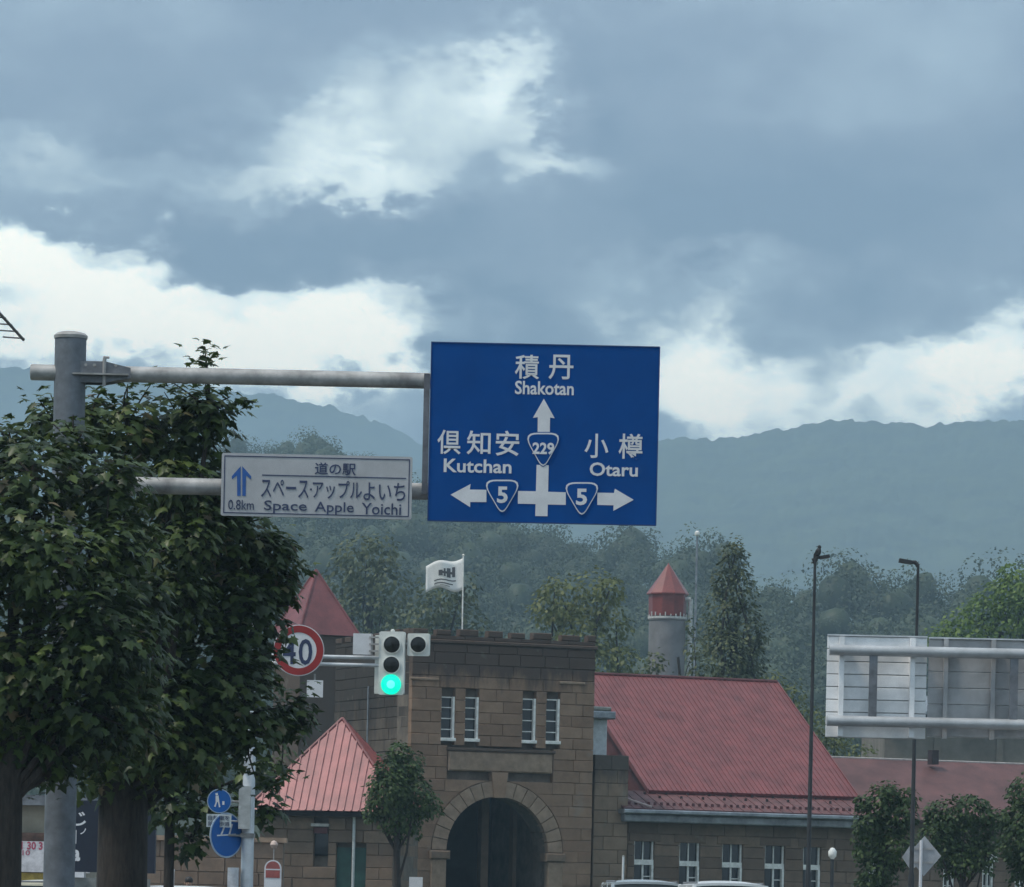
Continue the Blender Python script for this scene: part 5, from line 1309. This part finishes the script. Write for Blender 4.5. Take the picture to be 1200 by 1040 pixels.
lettering('31 30 3', (18, 986.5, 50, 996), YV - .3, M_pink, bn, bold=.03, y_off=.002); lettering('5/10', (16, 996.5, 35, 1002.5), YV - .3, M_pink, bn, bold=.01, y_off=.002)

YK = 84.0
nv_ = thing('navy_sign', 'navy shop sign with white letters behind the gantry post', 'sign', P(130, 1055, YK)); nv_.location.z = 0
a, b = P(60, 985, YK), P(182, 985, YK); zb, zt = P(90, 1022, YK).z, P(90, 938, YK).z
mb = MB(); mb.box(a.x, b.x, YK, YK + .25, zb, zt); mb.build('panel', mat('navy', (.008, .012, .028), .5, var=.1), nv_)
lettering('じ', (84, 951, 101, 968), YK, M_signw, nv_, bold=.015, y_off=.003); lettering('l', (86.5, 973, 89.5, 989), YK, M_signw, nv_, bold=.03, y_off=.003); lettering('ノ', (94, 971, 101, 978), YK, M_signw, nv_, bold=.02, y_off=.003); lettering('a', (84.5, 996, 94, 1009.5), YK, M_signw, nv_, bold=.04, y_off=.003)
mb = MB(); mb.box(a.x, P(99, 1020, YK).x, YK - .05, YK + .3, P(90, 1028.5, YK).z, zb - .003); mb.build('white_ledge', M_signw, nv_)
mb = MB(); mb.box(a.x + .1, b.x - .1, YK + .02, YK + .22, 0, P(90, 1028.6, YK).z); mb.build('base_wall', mat('base_grey', (.2, .21, .2), .8), nv_)

M_tyre = mat('tyre', (.02, .02, .02), .8, var=.1); M_rim = mat('rim', (.5, .5, .5), .35, .8, var=.05)
M_cglass = mat('car_glass', (.02, .03, .03), .06, var=0); M_tail = mat('tail_red', (.35, .02, .02), .3, var=.05); M_head = mat('head_lamp', (.7, .7, .7), .15, var=0)
def car(label, px, Y, W, L, H, paint, heading=0.0, hood=True):
    base = P(px, 1055, Y); base.z = 0.005
    t = thing('parked_car', label, 'car', base, 'cars in front of the buildings')
    cz, sz_ = math.cos(heading), math.sin(heading)
    def W_(x, y, z): return base + Vector((x * cz - y * sz_, x * sz_ + y * cz, z))
    # body lofted from cross sections along y (rear -> front)
    secs = [(-.50, .32, .62, .80), (-.49, .26, .98, .90), (-.46, .22, 1.0, .97), (-.2, .2, 1.02, 1.0), (.12, .2, 1.0, 1.0), (.3, .2, .96, .99), (.46, .22, .84, .95), (.50, .32, .62, .82)]
    hb = H * .56; vs = []; fs = []; n = 10
    for (ty, zl, zh, wf) in secs:
        y = ty * L; w = W / 2 * wf; z1 = hb * zh; z0 = zl
        ring = [(-w * .86, z0), (w * .86, z0), (w * .97, z0 + .12), (w, (z0 + z1) / 2), (w * .98, z1 - .08), (w * .9, z1), (-w * .9, z1), (-w * .98, z1 - .08), (-w, (z0 + z1) / 2), (-w * .97, z0 + .12)]
        vs += [W_(x, y, z) for x, z in ring]
    for i in range(len(secs) - 1):
        for k in range(n): fs.append([i * n + k, i * n + (k + 1) % n, (i + 1) * n + (k + 1) % n, (i + 1) * n + k])
    fs.append(list(range(n))); fs.append([(len(secs) - 1) * n + k for k in range(n)])
    mb = MB(); mb.add(vs, fs); mb.build('body', paint, t, smooth=True)
    # cabin: glass house with pillars and a domed roof
    r0, r1 = -.47 * L, (.22 if hood else .4) * L
    gb_, gt = hb - .01, H - .09; ib = W * .46; it = W * .40
    g = [W_(-ib, r0, gb_), W_(ib, r0, gb_), W_(ib, r1, gb_), W_(-ib, r1, gb_), W_(-it, r0 + .16, gt), W_(it, r0 + .16, gt), W_(it, r1 - .62, gt), W_(-it, r1 - .62, gt)]
    mb = MB(); mb.add(g, [[3, 2, 1, 0], [4, 5, 6, 7], [0, 1, 5, 4], [1, 2, 6, 5], [2, 3, 7, 6], [3, 0, 4, 7]]); mb.build('glasshouse', M_cglass, t)
    for i in range(4):
        mb = MB(); mb.tube([g[i], g[i + 4]], .045, 6); mb.build('pillar', paint, t)
    for sx, a_, b_ in ((-1, 0, 4), (1, 1, 5)):
        m0 = g[0 if sx < 0 else 1].lerp(g[3 if sx < 0 else 2], .45); m1 = g[4 if sx < 0 else 5].lerp(g[7 if sx < 0 else 6], .45); mb = MB(); mb.tube([m0, m1], .04, 6); mb.build('pillar', paint, t)
    vs = []; fs = []; nx, ny = 8, 8
    for lay, dz in ((0, 0), (1, -.05)):
        for j in range(ny + 1):
            for i in range(nx + 1):
                u, v = i / nx * 2 - 1, j / ny * 2 - 1; y = (r0 + .12) + (r1 - .58 - r0 - .12) * (v + 1) / 2
                vs.append(W_(u * (it + .03), y, gt + .09 * (1 - abs(u) ** 3.0) * (1 - .55 * abs(v) ** 3) + dz + .012))
    q_ = (nx + 1) * (ny + 1)
    for lay in (0, 1):
        for j in range(ny):
            for i in range(nx): k = lay * q_ + j * (nx + 1) + i; fs.append([k, k + 1, k + nx + 2, k + nx + 1])
    bd = [i for i in range(nx + 1)] + [j * (nx + 1) + nx for j in range(1, ny + 1)] + [ny * (nx + 1) + i for i in range(nx - 1, -1, -1)] + [j * (nx + 1) for j in range(ny - 1, 0, -1)]
    for i in range(len(bd)): fs.append([bd[i], bd[(i + 1) % len(bd)], bd[(i + 1) % len(bd)] + q_, bd[i] + q_])
    mb = MB(); mb.add(vs, fs); mb.build('roof', paint, t, smooth=True)
    for sx in (-1, 1):
        mb = MB(); mb.tube([W_(sx * it * .93, r0 + .3, gt + .045), W_(sx * it * .93, r1 - .8, gt + .05)], .022, 6); mb.build('roof_rail', M_galv_d, t)
        for ty in (-.3, .31):
            c_ = W_(sx * (W / 2 - .12), ty * L, .32); ax = Vector((cz, sz_, 0)) * sx
            mb = MB(); mb.lathe(c_ - ax * .1, [(.2, 0), (.3, 0.0), (.32, .03), (.32, .17), (.3, .2), (.2, .2)], 20, ax); wh_ = mb.build('wheel', M_tyre, t, smooth=True)
            mb = MB(); mb.lathe(c_ + ax * .06, [(.2, 0), (.19, .05), (.05, .06), (.01, .06)], 16, ax); mb.build('rim', M_rim, wh_)
        mb = MB(); mb.frame_box(W_(0, -.5 * L, 0), Vector((cz, sz_, 0)), Vector((-sz_, cz, 0)), ZA, sx * W * .36 - .11, sx * W * .36 + .11, -.02, .1, hb * .62, hb * .9, .01); mb.build('tail_light', M_tail, t)
        mb = MB(); mb.frame_box(W_(0, .5 * L, 0), Vector((cz, sz_, 0)), Vector((-sz_, cz, 0)), ZA, sx * W * .34 - .14, sx * W * .34 + .14, -.12, .005, hb * .55, hb * .72); mb.build('headlight', M_head, t)
        mb = MB(); mb.frame_box(W_(sx * W * .53, r1 - .75, 0), Vector((cz, sz_, 0)), Vector((-sz_, cz, 0)), ZA, -.08, .08, -.05, .05, hb + .05, hb + .2, .02); mb.build('mirror', paint, t)
    return t
M_silver = mat('silver_paint', (.50, .53, .53), .25, .4, var=.04, coat=.6); M_wpaint = mat('white_car_paint', (.78, .79, .78), .3, var=.03, coat=.6); M_cream = mat('cream_paint', (.66, .62, .48), .35, var=.05, coat=.5)
def roof_h(px, py, Y): return P(px, py, Y).z
car('silver people carrier whose roof shows below the stone wing', 747, 93, 1.78, 4.5, roof_h(747, 1031.5, 93) - .01, M_silver, R(4))
car('white van whose roof shows beside the silver car', 844, 84, 1.72, 4.4, roof_h(844, 1033, 84) - .01, M_wpaint, R(3), hood=False)
car('cream car glimpsed below the shop banner at lower left', 38, 92, 1.7, 4.2, roof_h(38, 1031, 92) - .01, M_cream, R(70))
car('white car glimpsed between the two dark trunks at lower left', 178, 96, 1.7, 4.2, roof_h(184, 1038, 96) - .01, M_wpaint, R(80))
q = P(203, 1020, 88); mp_ = thing('marker_post', 'thin white post beside the slim young trunk at lower left', 'post', (q.x, 88, 0))
mb = MB(); mb.tube([(q.x, 88, 0), (q.x, 88, q.z)], .025, 8); mb.build('post', M_signw, mp_); mb = MB(); mb.lathe((q.x, 88, q.z), [(.03, -.02), (.03, .02), (.005, .03)], 8); mb.build('cap', M_signw, mp_)

# ---- person, only head and shoulders rise into the frame
YM = 98.0; q = P(221.5, 1027.5, YM); Hm = q.z
per = thing('person', 'dark-haired person in pale top, head just above the bottom edge', 'person', (q.x, YM, 0))
def skin_body(name, joints, edges, m, par):
    me = bpy.data.meshes.new(name); me.from_pydata([j[0] for j in joints], edges, []); o = bpy.data.objects.new(name, me); link(o, par)
    o.modifiers.new('skin', 'SKIN'); o.modifiers.new('sub', 'SUBSURF').levels = 2; o.modifiers['sub'].render_levels = 2
    for i, j in enumerate(joints): me.skin_vertices[0].data[i].radius = (j[1], j[1] if len(j) < 3 else j[2])
    me.skin_vertices[0].data[0].use_root = True; me.materials.append(m); return o
k = Hm / 1.75; X_, Y_ = q.x, YM
J = lambda x, y, z, r, r2=None: ((X_ + x * k, Y_ + y * k, z * k), r * k, (r2 or r) * k)
body = [J(0, 0, .95, .15, .11), J(0, 0, 1.15, .13, .10), J(0, 0, 1.38, .16, .11), J(0, -.01, 1.50, .055), J(0, -.02, 1.58, .07), J(0, -.02, 1.68, .075),
        J(.19, 0, 1.40, .06), J(.25, 0, 1.14, .045), J(.26, -.06, .90, .035), J(.265, -.08, .80, .04, .025), J(-.19, 0, 1.40, .06), J(-.25, 0, 1.14, .045), J(-.26, -.06, .90, .035), J(-.265, -.08, .80, .04, .025),
        J(.10, 0, .86, .09), J(.11, -.01, .48, .065), J(.11, .02, .10, .045), J(.12, -.12, .04, .04), J(-.10, 0, .86, .09), J(-.11, -.01, .48, .065), J(-.11, .02, .10, .045), J(-.12, -.12, .04, .04)]
ed = [(0, 1), (1, 2), (2, 3), (3, 4), (4, 5), (2, 6), (6, 7), (7, 8), (8, 9), (2, 10), (10, 11), (11, 12), (12, 13), (0, 14), (14, 15), (15, 16), (16, 17), (0, 18), (18, 19), (19, 20), (20, 21)]
skin_body('body', body, ed, mat('skin_tone', (.40, .25, .18), .6, var=.05), per)
shirt = [J(0, 0, 1.02, .165, .125), J(0, 0, 1.2, .15, .12), J(0, 0, 1.38, .175, .125), J(0, 0, 1.46, .09, .08), J(.19, 0, 1.40, .075), J(.245, 0, 1.18, .062), J(-.19, 0, 1.40, .075), J(-.245, 0, 1.18, .062)]
skin_body('shirt', shirt, [(0, 1), (1, 2), (2, 3), (2, 4), (4, 5), (2, 6), (6, 7)], mat('pale_shirt', (.45, .42, .42), .8), per)
trs = [J(0, 0, 1.0, .16, .125), J(.10, 0, .86, .105), J(.11, -.01, .48, .08), J(.11, .02, .1, .065), J(-.10, 0, .86, .105), J(-.11, -.01, .48, .08), J(-.11, .02, .1, .065)]
skin_body('trousers', trs, [(0, 1), (1, 2), (2, 3), (0, 4), (4, 5), (5, 6)], mat('dark_trousers', (.03, .035, .05), .8), per)
mb = MB(); ell(mb, (X_, Y_ + .005 * k, 1.665 * k), (.088 * k, .10 * k, .092 * k), Matrix.Identity(3)); hr = mb.build('hair', mat('dark_hair', (.02, .015, .013), .6), per, smooth=True)
for sx in (-1, 1): mb = MB(); ell(mb, (X_ + sx * .085 * k, Y_ - .02 * k, 1.60 * k), (.012 * k, .02 * k, .03 * k), Matrix.Identity(3), 8, 6); mb.build('ear', MATS['skin_tone'], per, smooth=True)
mb = MB(); ell(mb, (X_, Y_ - .11 * k, 1.60 * k), (.015 * k, .022 * k, .022 * k), Matrix.Identity(3), 8, 6); mb.build('nose', MATS['skin_tone'], per, smooth=True)
for sx in (-1, 1): mb = MB(); ell(mb, (X_ + sx * .033 * k, Y_ - .092 * k, 1.625 * k), (.014 * k, .01 * k, .008 * k), Matrix.Identity(3), 8, 6); mb.build('eye', M_dark, per, smooth=True)
mb = MB(); ell(mb, (X_, Y_ - .092 * k, 1.555 * k), (.025 * k, .01 * k, .007 * k), Matrix.Identity(3), 8, 6); mb.build('mouth', M_roof_d, per, smooth=True)
